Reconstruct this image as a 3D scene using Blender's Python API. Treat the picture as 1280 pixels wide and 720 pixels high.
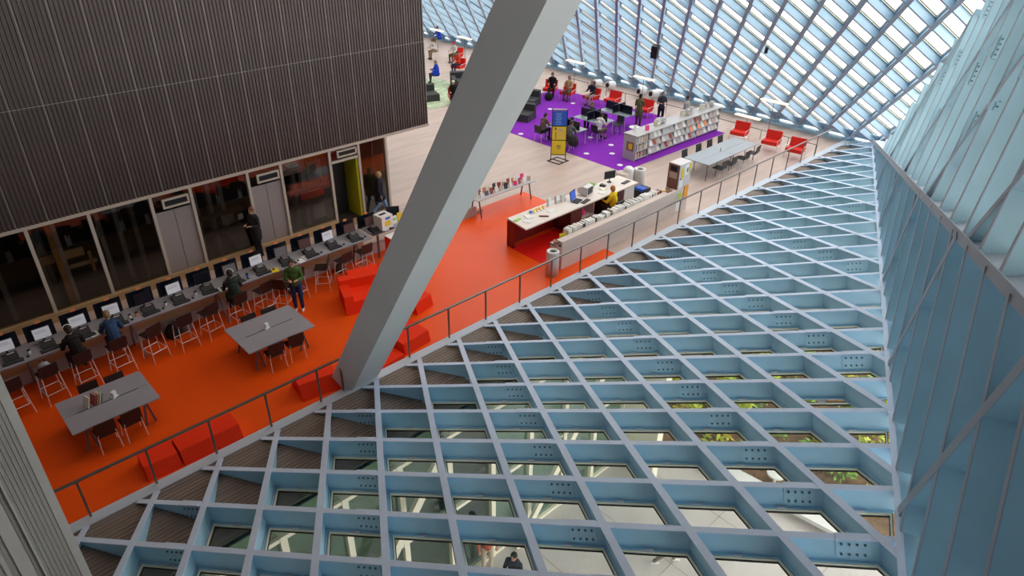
import bpy, bmesh, math, random
from mathutils import Vector, Matrix
random.seed(7)
S = bpy.context.scene
C = S.collection
for o in list(bpy.data.objects): bpy.data.objects.remove(o)

# ---------------------------------------------------------------- camera
CAMZ = 11.2806
cam_d = bpy.data.cameras.new('camera'); cam = bpy.data.objects.new('camera', cam_d); C.objects.link(cam)
cam_d.sensor_width = 36.0; cam_d.lens = 873.3/1280*36; cam_d.clip_start = .05; cam_d.clip_end = 500
Rr = Vector((0.72440444, -0.68928588, 0.01109891)); Rd = Vector((-0.34545728, -0.37689652, -0.85942323)); Rf = Vector((0.59657144, 0.6187358, -0.51114434))
cam.matrix_world = Matrix(((Rr.x, -Rd.x, -Rf.x, 0), (Rr.y, -Rd.y, -Rf.y, 0), (Rr.z, -Rd.z, -Rf.z, CAMZ), (0, 0, 0, 1)))
S.camera = cam
# ---------------------------------------------------------------- sky (overcast), exposure, added fill lights for the hall
w = bpy.data.worlds.new('overcast_sky'); S.world = w; w.use_nodes = True
nt = w.node_tree; bg = nt.nodes['Background']
tc = nt.nodes.new('ShaderNodeTexCoord'); sp = nt.nodes.new('ShaderNodeSeparateXYZ'); nt.links.new(tc.outputs['Generated'], sp.inputs[0])
rp = nt.nodes.new('ShaderNodeValToRGB'); nt.links.new(sp.outputs['Z'], rp.inputs[0])
rp.color_ramp.elements[0].position = 0.0; rp.color_ramp.elements[0].color = (.80, .81, .80, 1)
rp.color_ramp.elements[1].position = .6; rp.color_ramp.elements[1].color = (1.0, .985, .95, 1)
nt.links.new(rp.outputs[0], bg.inputs['Color']); bg.inputs['Strength'].default_value = 2.0
S.view_settings.view_transform = 'Standard'; S.view_settings.look = 'None'
S.view_settings.exposure = 0.82; S.view_settings.gamma = 1.0; S.view_settings.use_curve_mapping = False
def area(name, loc, sx, sy, power, col, rot=(0, 0, 0)):
    l = bpy.data.lights.new(name, 'AREA'); l.shape = 'RECTANGLE'; l.size = sx; l.size_y = sy; l.energy = power; l.color = col
    o = bpy.data.objects.new(name, l); C.objects.link(o); o.location = loc; o.rotation_euler = rot; return o
area('hall_fill_light', (8, 15.5, 13.6), 16, 5, 260, (1, .84, .68))  # unseen fill lights added to brighten the hall, no fixtures modelled
area('hall_fill_light', (15, 34, 13.6), 6, 22, 700, (1, .93, .86))

# ---------------------------------------------------------------- materials
def mat(name, col, rough=.6, metal=0, noise=0, scale=6, bump=0, spec=.4, col2=None, stretch=None):
    m = bpy.data.materials.new(name); m.use_nodes = True; t = m.node_tree; b = t.nodes['Principled BSDF']
    b.inputs['Base Color'].default_value = (*col, 1); b.inputs['Roughness'].default_value = rough; b.inputs['Metallic'].default_value = metal
    b.inputs['Specular IOR Level'].default_value = spec
    if noise or bump or col2:
        c = t.nodes.new('ShaderNodeTexCoord'); mp = t.nodes.new('ShaderNodeMapping'); t.links.new(c.outputs['Object'], mp.inputs[0])
        if stretch: mp.inputs['Scale'].default_value = stretch
        n = t.nodes.new('ShaderNodeTexNoise'); n.inputs['Scale'].default_value = scale; n.inputs['Detail'].default_value = 4; t.links.new(mp.outputs[0], n.inputs[0])
        if noise or col2:
            r = t.nodes.new('ShaderNodeValToRGB'); t.links.new(n.outputs[0], r.inputs[0])
            a = col if col2 else [v*(1-noise) for v in col]; e = col2 if col2 else [min(1, v*(1+noise)) for v in col]
            r.color_ramp.elements[0].position = .35; r.color_ramp.elements[1].position = .65
            r.color_ramp.elements[0].color = (*a, 1); r.color_ramp.elements[1].color = (*e, 1); t.links.new(r.outputs[0], b.inputs['Base Color'])
        if bump:
            u = t.nodes.new('ShaderNodeBump'); u.inputs['Strength'].default_value = bump; u.inputs['Distance'].default_value = .02
            t.links.new(n.outputs[0], u.inputs['Height']); t.links.new(u.outputs[0], b.inputs['Normal'])
    return m
def glass(name, tint, refl=.06, rough=.02):
    m = bpy.data.materials.new(name); m.use_nodes = True; t = m.node_tree
    for n in list(t.nodes):
        if n.type != 'OUTPUT_MATERIAL': t.nodes.remove(n)
    o = [n for n in t.nodes if n.type == 'OUTPUT_MATERIAL'][0]
    a = t.nodes.new('ShaderNodeBsdfTransparent'); a.inputs[0].default_value = (*tint, 1)
    g = t.nodes.new('ShaderNodeBsdfGlossy'); g.inputs['Roughness'].default_value = rough
    f = t.nodes.new('ShaderNodeLayerWeight'); f.inputs[0].default_value = .25
    mm = t.nodes.new('ShaderNodeMapRange'); mm.inputs['To Min'].default_value = refl*.6; mm.inputs['To Max'].default_value = min(1, refl*5); t.links.new(f.outputs['Facing'], mm.inputs[0])
    x = t.nodes.new('ShaderNodeMixShader'); t.links.new(mm.outputs[0], x.inputs[0]); t.links.new(a.outputs[0], x.inputs[1]); t.links.new(g.outputs[0], x.inputs[2])
    t.links.new(x.outputs[0], o.inputs[0]); return m
def emit(name, col, s):
    m = mat(name, col, .4); b = m.node_tree.nodes['Principled BSDF']; b.inputs['Emission Color'].default_value = (*col, 1); b.inputs['Emission Strength'].default_value = s; return m
M = {}
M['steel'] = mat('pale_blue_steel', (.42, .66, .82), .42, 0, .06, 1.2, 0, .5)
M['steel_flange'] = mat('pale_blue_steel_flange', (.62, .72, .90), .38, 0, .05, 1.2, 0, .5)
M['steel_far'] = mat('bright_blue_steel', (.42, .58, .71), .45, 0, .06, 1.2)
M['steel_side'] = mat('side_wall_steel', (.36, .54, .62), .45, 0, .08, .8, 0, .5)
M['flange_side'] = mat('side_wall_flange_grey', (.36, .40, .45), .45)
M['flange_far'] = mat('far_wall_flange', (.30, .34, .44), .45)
M['bolt'] = mat('dark_bolt', (.10, .17, .22), .4, .3)
M['gasket'] = mat('black_gasket', (.012, .012, .012), .5)
M['cream'] = mat('cream_frame', (.92, .87, .70), .5)
M['pane'] = glass('window_glass', (.94, .96, .94), .04)
M['pane_far'] = glass('far_window_glass', (.97, .98, .98), .03)
M['pane_room'] = glass('room_glass', (.72, .70, .68), .09)
M['pane_store'] = glass('storefront_glass', (.70, .80, .75), .10)
M['pane_side'] = glass('side_wall_shade_glass', (.46, .54, .60), .04)  # dark tint puts the lower facet's shade into its glass colour
M['curb'] = mat('white_painted_curb', (.55, .60, .68), .45)
M['beige_floor'] = mat('pale_wood_floor', (.53, .40, .345), .42, 0, .09, 1.1, 0, .35, None, (.35, 2.2, 1))
M['red_floor'] = mat('glossy_orange_red_floor', (.90, .092, .004), .38, 0, .04, .6, 0, .3)
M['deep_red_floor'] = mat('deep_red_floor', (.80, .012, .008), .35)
M['purple'] = mat('purple_carpet', (.23, .028, .42), .95, 0, .18, 14, .3, .1)
M['green_carpet'] = mat('green_patterned_carpet', (.30, .42, .26), .95, 0, 0, 3, 0, .1, (.62, .66, .48))
M['plinth'] = mat('pinkish_concrete_plinth', (.42, .33, .31), .7, 0, .08, 3)
M['wood'] = mat('tan_wood_panel', (.45, .29, .15), .5, 0, .10, 2, 0, .4, None, (.3, 1, 6))
M['trim'] = mat('pale_aluminium_trim', (.50, .42, .36), .5)
M['corr'] = mat('dark_corrugated_steel', (.12, .095, .09), .42, .55, .12, .5)
M['corr_seam'] = mat('light_seam', (.45, .42, .40), .5, .3)
M['corr_near'] = mat('grey_ribbed_metal', (.40, .39, .37), .5, .2, .06, 2)
M['col'] = mat('grey_painted_column', (.72, .72, .70), .55, 0, .03, .5)
M['deck_slat'] = mat('brown_grating_slat', (.20, .15, .125), .6, 0, .2, 3, 0, .4, None, (.2, 8, 1))
M['deck_gap'] = mat('pale_slat_edge', (.42, .38, .34), .5)
M['dark'] = mat('black', (.012, .012, .014), .5)
M['ceiling'] = mat('dark_ceiling', (.25, .22, .20), .8)
M['paving'] = mat('pale_pavement', (.62, .57, .55), .8, 0, .05, .8)
M['garden'] = mat('planting_soil', (.22, .13, .07), .95, 0, .3, 5, .5)
M['leaf'] = mat('yellow_green_leaf', (.50, .62, .08), .7, 0, 0, 1.7, 0, .3, (.85, .68, .10))
M['leaf2'] = mat('mid_green_leaf', (.28, .46, .10), .7, 0, .3, 3)
M['white'] = mat('white_paint', (.80, .79, .77), .5)
M['paper'] = mat('white_paper', (.82, .82, .80), .7)
M['rail'] = mat('brushed_steel_rail', (.23, .19, .17), .35, .7)
M['chrome'] = mat('chrome_tube', (.80, .74, .72), .3, .3)
M['choc'] = mat('dark_brown_shell', (.028, .014, .012), .45)
M['black_seat'] = mat('black_plastic_shell', (.03, .03, .033), .5)
M['table_grey'] = mat('grey_laminate_top', (.33, .31, .35), .4, 0, .04, 1)
M['leg_grey'] = mat('grey_table_leg', (.15, .13, .15), .4, .4)
M['desk_white'] = mat('cream_counter_top', (.80, .71, .64), .4)
M['dark_brown'] = mat('dark_brown_cabinet', (.10, .035, .03), .5)
M['red_seat'] = mat('red_upholstery', (.75, .022, .012), .6)
M['red_foam'] = mat('red_foam_block', (.88, .035, .003), .7, 0, 0, 6, 0, .2)
M['sofa_dark'] = mat('charcoal_upholstery', (.045, .045, .047), .7)
M['navy'] = mat('navy_black_screen', (.008, .010, .020), .25)
M['screen'] = emit('lit_white_screen', (.66, .66, .72), .12)
M['screen_line'] = mat('screen_text_grey', (.28, .28, .34), .5)
M['screen_brown'] = mat('unlit_brown_screen', (.13, .07, .065), .25)
M['blue_screen'] = emit('blue_lit_screen', (.03, .09, .45), .3)
M['orange_tag'] = mat('orange_number_tag', (.95, .30, .12), .5)
M['yellow'] = mat('yellow_print', (.80, .58, .03), .5)
M['blue'] = mat('blue_print', (.02, .10, .55), .5)
M['orange'] = mat('orange_print', (.90, .36, .04), .5)
M['green'] = mat('green_print', (.35, .62, .15), .5)
M['pink'] = mat('pink_print', (.85, .05, .25), .5)
M['brown_print'] = mat('brown_print', (.25, .11, .08), .5)
M['bin_grey'] = mat('pinkish_white_enamel', (.66, .62, .61), .3, .1)
M['shelf'] = mat('pale_grey_shelf', (.47, .45, .45), .4)
M['skin'] = mat('skin', (.55, .30, .20), .6)
M['skin_dark'] = mat('darker_skin', (.22, .11, .07), .6)
M['lamp_glow'] = emit('warm_lamp_tray', (1, .80, .58), .5)
BOOKC = [(.75,.72,.66),(.80,.78,.74),(.62,.52,.40),(.35,.06,.05),(.08,.10,.20),(.70,.62,.50),(.05,.05,.06),(.60,.25,.10),(.85,.82,.76),(.25,.30,.22),(.55,.42,.36),(.78,.70,.60)]
BOOKM = [mat('book_cover', c, .6) for c in BOOKC]
def cloth(name, c): 
    k = 'cloth_'+name
    if k not in M: M[k] = mat(k, c, .85, 0, .15, 9, 0, .2)
    return M[k]

# ---------------------------------------------------------------- mesh helpers
class MB:
    def __init__(s): s.v = []; s.f = []; s.m = []; s.mats = []; s.cur = 0
    def use(s, m):
        if m not in s.mats: s.mats.append(m)
        s.cur = s.mats.index(m); return s
    def add(s, vs, fs):
        b = len(s.v); s.v += [tuple(v) for v in vs]; s.f += [tuple(b+i for i in f) for f in fs]; s.m += [s.cur]*len(fs); return s
    def box(s, c, d, rz=0, rx=0, ry=0):
        Rm = Matrix.Rotation(rz, 3, 'Z') @ Matrix.Rotation(ry, 3, 'Y') @ Matrix.Rotation(rx, 3, 'X'); c = Vector(c)
        vs = [c + Rm @ Vector((x*d[0]/2, y*d[1]/2, z*d[2]/2)) for x in (-1, 1) for y in (-1, 1) for z in (-1, 1)]
        return s.add(vs, [(0, 1, 3, 2), (4, 6, 7, 5), (0, 4, 5, 1), (2, 3, 7, 6), (0, 2, 6, 4), (1, 5, 7, 3)])
    def b2(s, x0, x1, y0, y1, z0, z1): return s.box(((x0+x1)/2, (y0+y1)/2, (z0+z1)/2), (abs(x1-x0), abs(y1-y0), abs(z1-z0)))
    def bar(s, a, b, wd, th, up=(0, 0, 1), off=0):
        a = Vector(a); b = Vector(b); d = (b-a).normalized(); up = Vector(up).normalized(); sd = d.cross(up).normalized(); up = sd.cross(d)
        vs = []
        for p in (a, b):
            for x, z in ((-1, -1), (1, -1), (1, 1), (-1, 1)): vs.append(p + sd*(x*wd/2) + up*(z*th/2+off))
        return s.add(vs, [(3, 2, 1, 0), (4, 5, 6, 7), (0, 1, 5, 4), (1, 2, 6, 5), (2, 3, 7, 6), (3, 0, 4, 7)])
    def tube(s, pts, r, n=6, r1=None):
        pts = [Vector(p) for p in pts]; L = len(pts); b = len(s.v)
        for i, p in enumerate(pts):
            d = (pts[min(i+1, L-1)]-pts[max(i-1, 0)]).normalized(); a = Vector((0, 0, 1)) if abs(d.z) < .9 else Vector((1, 0, 0))
            u = d.cross(a).normalized(); v = d.cross(u); rr = r if r1 is None else r+(r1-r)*i/(L-1)
            for k in range(n): s.v.append(tuple(p+u*math.cos(2*math.pi*k/n)*rr+v*math.sin(2*math.pi*k/n)*rr))
        fs = []
        for i in range(L-1):
            for k in range(n): fs.append((b+i*n+k, b+i*n+(k+1) % n, b+(i+1)*n+(k+1) % n, b+(i+1)*n+k))
        fs.append(tuple(b+k for k in reversed(range(n)))); fs.append(tuple(b+(L-1)*n+k for k in range(n)))
        s.f += fs; s.m += [s.cur]*len(fs); return s
    def lathe(s, c, prof, n=16):
        b = len(s.v); c = Vector(c)
        for r, z in prof:
            for k in range(n): s.v.append((c.x+r*math.cos(2*math.pi*k/n), c.y+r*math.sin(2*math.pi*k/n), c.z+z))
        fs = []
        for i in range(len(prof)-1):
            for k in range(n): fs.append((b+i*n+k, b+i*n+(k+1) % n, b+(i+1)*n+(k+1) % n, b+(i+1)*n+k))
        fs.append(tuple(b+k for k in reversed(range(n)))); fs.append(tuple(b+(len(prof)-1)*n+k for k in range(n)))
        s.f += fs; s.m += [s.cur]*len(fs); return s
    def prism(s, poly, z0, z1):
        n = len(poly); vs = [(x, y, z0) for x, y in poly]+[(x, y, z1) for x, y in poly]
        return s.add(vs, [tuple(reversed(range(n))), tuple(range(n, 2*n))]+[(i, (i+1) % n, n+(i+1) % n, n+i) for i in range(n)])
    def extr(s, prof, ax, a, b):
        # profile of (u, v) pairs extruded along axis ax ('x' or 'y') from a to b; u is the other ground axis, v is z
        n = len(prof)
        P = (lambda t, u, v: (t, u, v)) if ax == 'x' else (lambda t, u, v: (u, t, v))
        vs = [P(a, u, v) for u, v in prof]+[P(b, u, v) for u, v in prof]
        return s.add(vs, [tuple(reversed(range(n))), tuple(range(n, 2*n))]+[(i, (i+1) % n, n+(i+1) % n, n+i) for i in range(n)])
    def mesh(s, name):
        me = bpy.data.meshes.new(name); me.from_pydata(s.v, [], s.f)
        for m in s.mats: me.materials.append(m)
        me.polygons.foreach_set('material_index', s.m); bm = bmesh.new(); bm.from_mesh(me); bmesh.ops.recalc_face_normals(bm, faces=bm.faces); bm.to_mesh(me); bm.free()
        return me
    def build(s, name, parent=None, smooth=False, loc=None, rz=None):
        me = s.mesh(name)
        if smooth: me.polygons.foreach_set('use_smooth', [True]*len(me.polygons))
        return link(name, me, parent, loc, rz)
def link(name, data, parent=None, loc=None, rz=None):
    o = bpy.data.objects.new(name, data); C.objects.link(o)
    if parent: o.parent = parent
    if loc is not None: o.location = loc
    if rz is not None: o.rotation_euler = (0, 0, rz)
    return o
def thing(name, label, cat, loc=(0, 0, 0), rz=0, group=None):
    o = link(name, None, None, loc, rz); o.empty_display_size = .2; return tag(o, label, cat, group)
def tag(o, label, cat, group=None):
    o['label'] = label; o['category'] = cat
    if group: o['group'] = group
    return o
def struct(o, label, cat): o['kind'] = 'structure'; o['label'] = label; o['category'] = cat; return o
def kids(o, idx={}): return [c for c in bpy.data.objects if c.parent == o]
def dup(root, loc, rz, label, group=None, tree={}):
    if root.name not in tree:
        k = kids(root); tree[root.name] = [(c, kids(c)) for c in k]
    r = root.copy(); C.objects.link(r); r.location = loc; r.rotation_euler = (0, 0, rz); r['label'] = label
    if group: r['group'] = group
    for c, gk in tree[root.name]:
        d = c.copy(); C.objects.link(d); d.parent = r
        for g in gk: e = g.copy(); C.objects.link(e); e.parent = d
    return r
def clip2(poly, a, b):
    # keep the part of poly left of the line a->b
    out = []; n = len(poly)
    sd = lambda p: (b[0]-a[0])*(p[1]-a[1])-(b[1]-a[1])*(p[0]-a[0])
    for i in range(n):
        p, q = poly[i], poly[(i+1) % n]; sp_, sq = sd(p), sd(q)
        if sp_ >= 0: out.append(p)
        if (sp_ > 0 > sq) or (sp_ < 0 < sq): t = sp_/(sp_-sq); out.append((p[0]+(q[0]-p[0])*t, p[1]+(q[1]-p[1])*t))
    return out
def clipseg(p, d, poly):
    # infinite line p+t*d against a convex ccw polygon
    t0, t1 = -1e9, 1e9; n = len(poly)
    for i in range(n):
        a, b = poly[i], poly[(i+1) % n]; nx, ny = -(b[1]-a[1]), (b[0]-a[0])
        num = nx*(p[0]-a[0])+ny*(p[1]-a[1]); den = nx*d[0]+ny*d[1]
        if abs(den) < 1e-9:
            if num < 0: return None
            continue
        t = -num/den
        if den > 0: t0 = max(t0, t)
        else: t1 = min(t1, t)
    return (t0, t1) if t1 > t0+1e-6 else None
def area2(p): return sum(p[i][0]*p[(i+1) % len(p)][1]-p[(i+1) % len(p)][0]*p[i][1] for i in range(len(p)))/2
def ccw(p): return p if area2(p) > 0 else p[::-1]

class Facet:
    """a plane of lattice steel: origin, two unit axes in the plane, inner normal, convex outline in the plane"""
    def __init__(s, O, ex, n, pts):
        s.O = Vector(O); s.n = Vector(n).normalized(); s.ex = Vector(ex); s.ex = (s.ex-s.n*s.ex.dot(s.n)).normalized(); s.ey = s.n.cross(s.ex).normalized()
        s.poly = ccw([s.to2(p) for p in pts])
    def to2(s, p): d = Vector(p)-s.O; return (d.dot(s.ex), d.dot(s.ey))
    def to3(s, q, dep=0): return s.O+s.ex*q[0]+s.ey*q[1]-s.n*dep
    def d2(s, v): v = Vector(v); return (v.dot(s.ex), v.dot(s.ey))
    def beam(s, p, d, root, name, mw, mf, depth=.42, fw=.13, raise_=0, ext=0, outer=True):
        r = clipseg(p, d, s.poly)
        if not r or (r[1]-r[0])*math.hypot(*d) < .12: return None
        a = (p[0]+d[0]*r[0], p[1]+d[1]*r[0]); b = (p[0]+d[0]*r[1], p[1]+d[1]*r[1])
        mb = MB(); A, B = s.to3(a), s.to3(b)
        mb.use(mf).bar(A, B, fw, .016, s.n, raise_-.008)
        mb.use(mw).bar(A, B, .016, depth-.02, s.n, -depth/2-.006)
        if outer: mb.use(mw).bar(A, B, fw*1.0, .016, s.n, -depth+.004-raise_)
        return mb.build(name, root)
    def plate(s, q, d, root, L=.46, hgt=.30, depth=.42, side=1, m='steel'):
        # splice plate with eight bolts, both faces of a web, centred on q along direction d
        l = math.hypot(*d); dx, dy = d[0]/l, d[1]/l; key = (round(dx, 3), round(dy, 3), L, hgt, side, tuple(round(v, 3) for v in s.n))
        if key not in PLATE:
            mb = MB(); D = s.ex*dx+s.ey*dy; sd = D.cross(s.n).normalized(); Z = Vector((0, 0, 0))
            for sg in (1, -1):
                o = sd*(.016*sg)
                mb.use(M[m]).bar(o-D*L/2, o+D*L/2, .014, hgt, s.n, -depth/2+.01)
                for k in range(4):
                    for h in (-.09, .09):
                        c = o+D*((k-1.5)*L/4.4)-s.n*(depth/2-.01-h); mb.use(M['bolt']).tube([c, c+sd*(.026*sg)], .02, 6)
            mb.use(M['steel_flange' if m == 'steel' else m]).bar(-D*L/2, D*L/2, .15 if m == 'steel' else .10, .012, s.n, .006)
            PLATE[key] = mb.mesh('splice_plate')
        return link('splice_plate', PLATE[key], root, s.to3(q))
PLATE = {}
def lattice_panes(F, O2, u, v, root, glassm, keep, limit=300, depth=.42, frame=True, view=(0, 0, CAMZ), inset=.06, fr=.030, tabs=False):
    """one pane (with its framing as a sub-part) in every lattice cell whose clipped outline is large enough"""
    cells = []
    iu = range(-70, 71)
    xs = [p[0] for p in F.poly]; ys = [p[1] for p in F.poly]
    for i in iu:
        for j in iu:
            c = (O2[0]+(i+.5)*u[0]+(j+.5)*v[0], O2[1]+(i+.5)*u[1]+(j+.5)*v[1])
            if c[0] < min(xs)-2 or c[0] > max(xs)+2 or c[1] < min(ys)-2 or c[1] > max(ys)+2: continue
            P = ccw([(O2[0]+(i+a)*u[0]+(j+b)*v[0], O2[1]+(i+a)*u[1]+(j+b)*v[1]) for a, b in ((0, 0), (1, 0), (1, 1), (0, 1))])
            full = area2(P)
            for k in range(len(F.poly)):
                P = clip2(P, F.poly[k], F.poly[(k+1) % len(F.poly)])
                if len(P) < 3: break
            if len(P) < 3 or area2(P) < .06: continue
            cen = (sum(p[0] for p in P)/len(P), sum(p[1] for p in P)/len(P)); w3 = F.to3(cen)
            if not keep(w3): continue
            cells.append(((w3-Vector(view)).length, P, cen, abs(area2(P)-full) < 1e-4, w3))
    cells.sort(key=lambda c: c[0])
    cache = {}; rest = MB()
    def inset_poly(P, t):
        n = len(P); out = []
        for k in range(n):
            a, b, c = Vector((*P[k-1], 0)), Vector((*P[k], 0)), Vector((*P[(k+1) % n], 0))
            d1, d2_ = (b-a), (c-b)
            if d1.length < 1e-4 or d2_.length < 1e-4: return None
            d1.normalize(); d2_.normalize(); n1 = Vector((-d1.y, d1.x, 0)); n2 = Vector((-d2_.y, d2_.x, 0)); bs = n1+n2; den = 1+n1.dot(n2)
            if den < .08: return None
            out.append((b.x+bs.x*t/den, b.y+bs.y*t/den))
        return out if area2(out) > .01 else None
    def make(P, cen, mg, mfr):
        def ring(mb, m, t0, t1, d0, d1):
            a, b = inset_poly(P, t0), inset_poly(P, t1)
            if not a or not b: return
            n = len(a); mb.use(m); V = lambda q, dd: F.ex*(q[0]-cen[0])+F.ey*(q[1]-cen[1])-F.n*dd
            mb.add([V(q, d0) for q in a]+[V(q, d0) for q in b]+[V(q, d1) for q in a]+[V(q, d1) for q in b],
                   [(k, (k+1) % n, n+(k+1) % n, n+k) for k in range(n)]+[(n+k, n+(k+1) % n, 3*n+(k+1) % n, 3*n+k) for k in range(n)]+[(2*n+k, 2*n+(k+1) % n, 3*n+(k+1) % n, 3*n+k) for k in range(n)])
        if frame:
            ring(mfr, M['gasket'], inset-.008, inset, depth-.01, depth+.03)
            ring(mfr, M['cream'], inset, inset+fr, depth+.0, depth+.06)
            if tabs and len(P) == 4:
                for k in range(4):
                    a, b = Vector((P[k][0]-cen[0], P[k][1]-cen[1])), Vector((P[(k+1) % 4][0]-cen[0], P[(k+1) % 4][1]-cen[1])); ed = (b-a).normalized(); vv_ = Vector(v).normalized(); mid = (a+b)/2
                    if abs(abs(ed.dot(vv_))-1) < .01 and mid.dot(Vector(u)) < 0:
                        q_ = mid-mid.normalized()*(inset+.005); W = lambda t_: F.ex*t_[0]+F.ey*t_[1]; mfr.use(M['curb']).bar(W(q_-vv_*.07)-F.n*(depth-.02), W(q_+vv_*.07)-F.n*(depth-.02), .05, .03, F.n)
            ring(mfr, M['gasket'], inset+fr, inset+fr+.014, depth+.035, depth+.06)
        gp = inset_poly(P, inset+fr+.004) or inset_poly(P, .02)
        if not gp: return False
        n = len(gp); V = lambda q, dd: F.ex*(q[0]-cen[0])+F.ey*(q[1]-cen[1])-F.n*dd
        mg.use(glassm).add([V(q, depth+.045) for q in gp]+[V(q, depth+.055) for q in gp], [tuple(reversed(range(n))), tuple(range(n, 2*n))]+[(k, (k+1) % n, n+(k+1) % n, n+k) for k in range(n)])
        return True
    for ci, (dist, P, cen, isfull, w3) in enumerate(cells):
        if isfull and 'full' in cache: mg, mf_ = cache['full']
        else:
            a, b = MB(), MB()
            if not make(P, cen, a, b): continue
            mg = a.mesh('window_pane'); mf_ = b.mesh('pane_frame') if frame else None
            if isfull: cache['full'] = (mg, mf_)
        if ci < limit:
            p = link('window_pane', mg, root, w3)
            if frame: link('pane_frame', mf_, p)
        else:
            for src in (mg, mf_):
                if not src: continue
                base = len(rest.v)
                for vv in src.vertices: rest.v.append(tuple(vv.co+w3))
                for pl in src.polygons:
                    rest.use(src.materials[pl.material_index]); rest.f.append(tuple(base+k for k in pl.vertices)); rest.m.append(rest.cur)
    if rest.f:
        o = rest.build('window_pane', root); o['kind'] = 'stuff'
    return len(cells)
# ================================================================ the glass skin
A_, B_ = .6815, 1.1446
C0 = Vector((35.3, 11.6, .34))
# ---- near slope: from the floor edge outwards, rising 15 degrees, seen from above
upP = Vector((0, -.9645, .2641)); nP = Vector((0, .2641, .9645)); OP = Vector((7.81046, 8.91768, 1.08434))
pt = lambda x, y: Vector((x, y, OP.z+(OP.y-y)*.27383))
dq = Vector((-.929, -.3695, .1012))
near = struct(link('wall_near', None), 'pale blue diagonal steel lattice with glass panes sloping out from the railing, seen from above', 'glass wall')
FP = Facet(OP, (1, 0, 0), nP, [pt(-4.5, 12.55), pt(34.2, 12.55), C0, C0+dq*36, pt(-4.5, C0.y+dq.y*36)])
u2 = FP.d2(Vector((-A_, 0, 0))+upP*B_); v2 = FP.d2(Vector((A_, 0, 0))+upP*B_)
for i in range(-40, 41):
    FP.beam((i*u2[0], i*u2[1]), v2, near, 'lattice_beam', M['steel'], M['steel_flange'])
for j in range(-40, 41):
    FP.beam((j*v2[0], j*v2[1]), u2, near, 'lattice_beam', M['steel'], M['steel_flange'], raise_=.004)
for i in range(-30, 30):
    for j in range(-31, 32, 3):
        jj = j-1
        q = (i*u2[0]+(jj-.27)*v2[0], i*u2[1]+(jj-.27)*v2[1]); w3 = FP.to3(q)
        if w3.y < 11.6 and w3.x > -4 and all(clip2([q, (q[0]+.01, q[1]), (q[0], q[1]+.01)], FP.poly[k], FP.poly[(k+1) % len(FP.poly)]) for k in range(len(FP.poly))): FP.plate(q, v2, near)
lattice_panes(FP, (0, 0), u2, v2, near, M['pane'], lambda w: w.y < 10.75, 300, tabs=True)
# beam closing the lattice on the side wall
mb = MB(); mb.use(M['steel_flange']).bar(C0, C0+dq*36, .10, .02, nP, .012); mb.build('edge_beam', near)
# small corner gussets and white brackets where beams cross
# slatted vent deck under the lattice along the railing
deck = struct(link('trim_1', None), 'brown slatted vent deck under the lattice beside the railing', 'deck')
for k in range(17):
    y = 12.56-.105*k
    mb = MB(); mb.use(M['deck_slat']).b2(-4.4, 34.6, y-.094, y, .02, .06); mb.use(M['deck_gap']).b2(-4.4, 34.6, y-.09, y-.078, .0595, .064); mb.build('slat', deck)
mb = MB(); mb.use(M['dark']).b2(-4.4, 34.6, 10.3, 12.6, -.06, -.02); mb.build('backing_board', deck)
mb = MB(); mb.use(M['deck_slat']).b2(-4.4, 34.3, 10.33, 10.84, .03, .07); mb.build('edge_board', deck)
# curb under the railing
cb = MB(); cb.use(M['curb']).b2(-4.4, 35.1, 12.56, 12.84, -.02, .085)
struct(cb.build('trim_2'), 'pale blue-white steel curb along the edge of the floor', 'curb')

# ---- far wall: from the floor line at x 35.34 leaning in over the hall at 39.5 degrees
tR = math.radians(39.54); XR = 35.34
upR = Vector((-math.cos(tR), 0, math.sin(tR))); nR = Vector((-math.sin(tR), 0, -math.cos(tR)))
AR, BR = .6677, 1.1847
e1 = upR*BR+Vector((0, -AR, 0)); e2 = -upR*BR+Vector((0, -AR, 0))
OR = Vector((XR, 15.0532*1.118, 0))+e1*9.2331
far = struct(link('wall_far', None), 'pale blue steel lattice of bright windows leaning in over the far side of the hall', 'glass wall')
# side wall upper facet (leans out) and lower facet (upright)
dfold = Vector((-.902, -.361, .236)).normalized()
n2 = Vector((-.33, .93, .17)); n2 = (n2-dfold*n2.dot(dfold)).normalized()
n1 = Vector((-.3696, .929, .0)).normalized()
eR = nR.cross(n2).normalized()
if eR.z < 0: eR = -eR
PR = Vector((XR, 0, 0)); _m = Matrix((nR, n2, (0, 0, 1))); Cb = _m.inverted() @ Vector((nR.dot(PR), n2.dot(C0), .1))
top = 17.0
r0 = lambda y, z: Vector((XR-z/math.tan(tR), y, z))
mR = (nR.cross(eR)).normalized(); mR = mR if mR.y < 0 else -mR; mU = n2.cross(eR).normalized(); mU = mU if mU.x > 0 else -mU
FR = Facet(OR, (0, -1, 0), nR, [r0(54, .05), Cb+mR*.55, Cb+mR*.55+eR*(top/eR.z), r0(54, top)])
w1 = FR.d2(e1); w2 = FR.d2(e2)
for i in range(-60, 61):
    FR.beam((i*w2[0], i*w2[1]), w1, far, 'mullion_beam', M['steel_far'], M['flange_far'], depth=.34, fw=.14, raise_=.006)
for k in range(-60, 61):
    FR.beam((k*w1[0], k*w1[1]), w2, far, 'lattice_beam', M['steel_far'], M['flange_far'], depth=.34, fw=.07)
cnt = 0
for i in range(-40, 40):
    for k in range(-41, 41, 2):
        kk = k+(i % 2)
        q = (i*w2[0]+kk*w1[0]-.30*w2[0], i*w2[1]+kk*w1[1]-.30*w2[1]); w3 = FR.to3(q)
        if i % 3 == 1 and .6 < w3.z < 10.5 and 12.6 < w3.y < 34 and cnt < 300: FR.plate(q, w2, far, depth=.34, m='steel_far'); cnt += 1
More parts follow.
